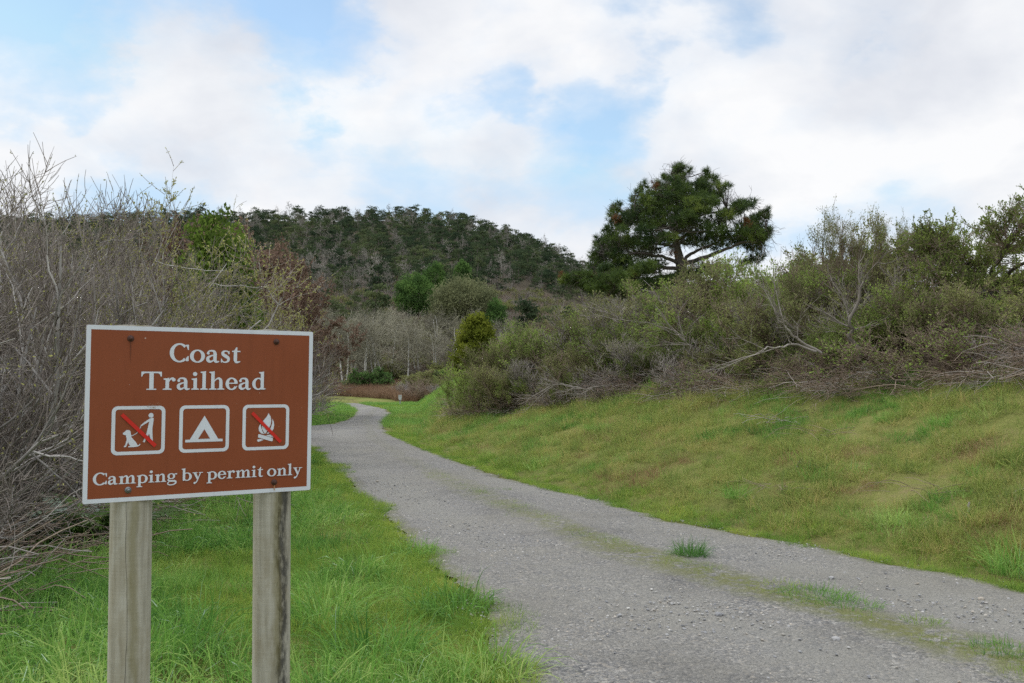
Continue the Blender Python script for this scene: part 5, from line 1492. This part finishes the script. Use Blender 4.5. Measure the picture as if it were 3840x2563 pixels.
# the same under the left thicket
P2, rng = scatter_region(10, 22000, lambda x, y, r: (x < thicket_x(y) - .1) & (x > thicket_x(y) - 2.6) & in_view(x, y, .1) & (r.random(len(x)) < .5), -16, -2, 5, 24)
P, rot, s = xform(P2, rng, .7, 1.4, .25)
scatter('thicket_litter', lit, P, rot, s, rng.integers(0, 3, len(P2)), 'fallen twigs and brown stems on the ground under the left thicket', 'brush litter')

# ------------------------------------------------------------------ small things
def ground_at(px, py, it=40):
    d = A([(px - 1920) / FPX, 1.0, (HZ - py) / FPX]); lo, hi = 3.0, 140.0
    for Y in np.arange(3, 140, .05):
        if EYE + d[2] * Y < float(gz(d[0] * Y, Y)): return d[0] * Y, Y
    return d[0] * 100, 100.


def clump(px, py, label, seed, n, rad, lmin, lmax, w, mat, name='grass_tuft', lean=.55, droop=.25, g='grass tufts growing in the gravel'):
    x, Y = ground_at(px, py)
    o = obj(name, grass_tuft(seed, n, rad, lmin, lmax, w, lean, droop, mat)); o.location = (x, Y, float(gz(x, Y)) + (.045 if XL(Y) < x < XR(Y) else .02))
    tag(o, label, 'grass tuft', g)


clump(2582, 2098, 'dark green domed grass tuft standing alone in the middle of the gravel path', 700, 420, .13, .10, .22, .0045, M['grass_long'])
clump(2900, 2225, 'flat green grass patch on the middle strip just past the domed tuft', 701, 380, .24, .04, .10, .004, M['grass_turf'])
clump(3050, 2262, 'long ragged grass patch on the middle strip, largest of the strip', 702, 520, .26, .05, .14, .0045, M['grass_long'])
clump(3170, 2295, 'grass patch with arching blades at the near end of the ragged strip', 703, 300, .20, .05, .12, .0045, M['grass_long'])
clump(3440, 2360, 'small green grass patch on the strip nearer the right edge', 704, 200, .12, .04, .10, .0045, M['grass_turf'])
clump(3740, 2465, 'green grass patch on the strip nearest the bottom right corner', 705, 330, .17, .05, .12, .0045, M['grass_long'])
clump(1880, 1846, 'small mossy tuft far up the path between the wheel tracks', 706, 160, .16, .02, .06, .005, M['grass_turf'])
clump(1340, 1900, 'low grass tuft at the left edge of the gravel beyond the sign', 707, 260, .2, .06, .13, .005, M['grass_long'])
for px, py, sd, n_, ra, la, lb, lab in (
        (1230, 2330, 720, 260, .22, .25, .52, 'tall arching grass clump right of the stained post'), (80, 2260, 721, 320, .26, .28, .55, 'tall dark grass clump at the left edge of the meadow'),
        (1000, 1960, 722, 220, .2, .22, .42, 'grass clump standing between the posts near the right one'), (660, 2010, 723, 200, .22, .18, .36, 'grass clump just right of the left post'),
        (1700, 2290, 724, 260, .26, .16, .34, 'long-bladed grass clump overhanging the gravel edge'), (1830, 2530, 725, 260, .24, .16, .34, 'grass clump at the bottom edge of the photo beside the gravel'),
        (300, 2160, 726, 220, .24, .22, .46, 'pale arching grass clump left of the left post'), (1560, 2090, 727, 200, .2, .12, .26, 'small grass clump at the gravel edge beyond the long-bladed one'),
        (640, 2480, 728, 260, .25, .22, .44, 'grass clump at the bottom between the posts'), (1420, 2480, 729, 280, .26, .22, .44, 'grass clump low in the meadow left of the gravel')):
    clump(px, py, lab, sd, n_, ra, la, lb, .0085, M['grass_long'], lean=.6, droop=.36, g='long grass clumps in the meadow')
clump(3800, 2150, 'tall bright grass tuft at the foot of the bank by the right edge', 708, 260, .2, .2, .42, .008, M['grass_long'], g='tall grass tufts on the bank')
clump(3340, 1970, 'dark green tuft low on the bank, mid right', 709, 200, .14, .12, .28, .006, M['grass_long'], g='tall grass tufts on the bank')
clump(2760, 1870, 'green tuft on the lower bank left of the dark hollow', 710, 200, .14, .12, .28, .006, M['grass_long'], g='tall grass tufts on the bank')
clump(2240, 1620, 'bright green tuft high on the bank near the dead stems', 711, 260, .22, .15, .34, .007, M['grass_long'], g='tall grass tufts on the bank')
clump(2940, 1560, 'green tuft on the upper bank under the brambles', 712, 200, .16, .15, .32, .006, M['grass_long'], g='tall grass tufts on the bank')


def stick(px0, py0, px1, py1, rad, label):
    x, Y = ground_at(px0, py0); p0 = A([x, Y, float(gz(x, Y)) - .03])
    p1 = A([at(px1, Y), Y, zt(py1, Y)])
    P = np.linspace(p0 * 0, p1 - p0, 6); P[1:-1] += np.random.default_rng(int(px0)).normal(0, .006, (4, 3))
    mb = MB(); tubes(mb, P[None], A([[1, .95, 1.05, .9, .85, .6]]) * rad, 7)
    o = obj('stick', mb.mesh('stick', M['dead_wood'])); o.location = p0; tag(o, label, 'stick', 'loose sticks on the bank')


stick(3612, 1945, 3625, 1880, .011, 'pale broken stick standing upright in the bank grass')
stick(3745, 1868, 3830, 1830, .010, 'pale stick lying slantwise in the grass at the right edge')
stick(2960, 1560, 3110, 1525, .012, 'long pale stick lying in the grass below the brambles')
stick(3215, 1555, 3290, 1530, .008, 'short grey stick beside the bramble foot')


def debris(px, py, label, k, sc_):
    x, Y = ground_at(px, py); o = obj('brush_debris', lit[k]); o.location = (x, Y, float(gz(x, Y)) + .05); o.scale = (sc_, sc_, sc_ * .8); tag(o, label, 'debris', 'debris on the bank')


debris(2940, 1600, 'heap of grey dead stems lying on the upper bank', 0, .9)
debris(2900, 1850, 'dark brown tangle of dead stems in the hollow low on the bank', 1, .6)
debris(3480, 1875, 'thin brown dead stems scattered on the bank right of the dark hollow', 2, .7)
debris(3080, 1650, 'small pile of brown stems below the heap of grey dead stems', 2, .7)
stick(2985, 1755, 2998, 1722, .022, 'short brown chunk of bark lying on the bank')


def stone(px, py, r_, label, seed):
    x, Y = ground_at(px, py); o = obj('stone', rock(seed)); o.location = (x, Y, float(gz(x, Y)) + .04); o.scale = (r_, r_, r_); o.rotation_euler = (0, 0, seed)
    tag(o, label, 'stone', 'larger stones on the path')


stone(2685, 2320, .028, 'largest grey stone on the near gravel left of the middle strip', 11)
stone(3120, 2415, .03, 'pale stone alone on the gravel below the ragged grass patch', 12)
stone(3660, 2262, .026, 'dark grey stone near the right edge of the path', 13)
stone(3525, 2420, .03, 'grey stone on the strip toward the bottom right', 14)
stone(3105, 2182, .03, 'dark stone beyond the middle strip, right of the domed tuft', 15)
stone(1360, 1942, .03, 'pinkish pebble at the left gravel edge beside the low tuft', 16)

# small trail marker post at the bend
def marker():
    Y = EYE * FPX / (1522 - HZ); x = at(1501, Y); z = float(gz(x, Y))
    root = empty('trail_marker', (x, Y, z), .1); tag(root, 'small grey trail marker post with a plaque at the bend of the path', 'marker post')
    wood = plain('marker_wood', (.36, .36, .34), .8); pq = plain('marker_plaque', (.52, .53, .53), .6); dk = plain('marker_print', (.12, .13, .14), .7)
    def box(x0, x1, y0, y1, z0, z1):
        V = [(a_, b_, c_) for a_ in (x0, x1) for b_ in (y0, y1) for c_ in (z0, z1)]
        return V, [[0, 1, 3, 2], [4, 6, 7, 5], [0, 4, 5, 1], [2, 3, 7, 6], [0, 2, 6, 4], [1, 5, 7, 3]]
    mb = MB(); mb.add(*box(-.045, .045, -.04, .04, -.3, .46)); obj('post', mb.mesh('post', wood), root)
    k = Y / FPX; h0 = .42
    pr = [(-.085, h0), (.085, h0), (.12, h0 + .14), (.115, h0 + .36), (-.115, h0 + .36), (-.12, h0 + .14)]
    V = [(a_, -.075, b_) for a_, b_ in pr] + [(a_, .045, b_) for a_, b_ in pr]; n = 6
    mb = MB(); mb.add(V, [[i, (i + 1) % n, (i + 1) % n + n, i + n] for i in range(n)]); mb.add(V, [list(range(n)), list(range(n, 2 * n))[::-1]]); pl = obj('plaque', mb.mesh('plaque', pq), root)
    mb = MB()
    for zz_, w_, x_ in ((.30, .05, -.03), (.27, .035, .04), (.245, .07, 0)): mb.add(*box(x_ - w_, x_ + w_ * .6, -.079, -.0755, h0 + zz_, h0 + zz_ + .013))
    obj('print', mb.mesh('print', dk), pl)
    mb = MB(); mb.add(*box(-.105, .105, -.082, -.0755, h0 + .185, h0 + .205)); obj('band', mb.mesh('band', plain('marker_band', (.75, .75, .74), .5)), pl)


marker()
print('objects', len(sc.objects))
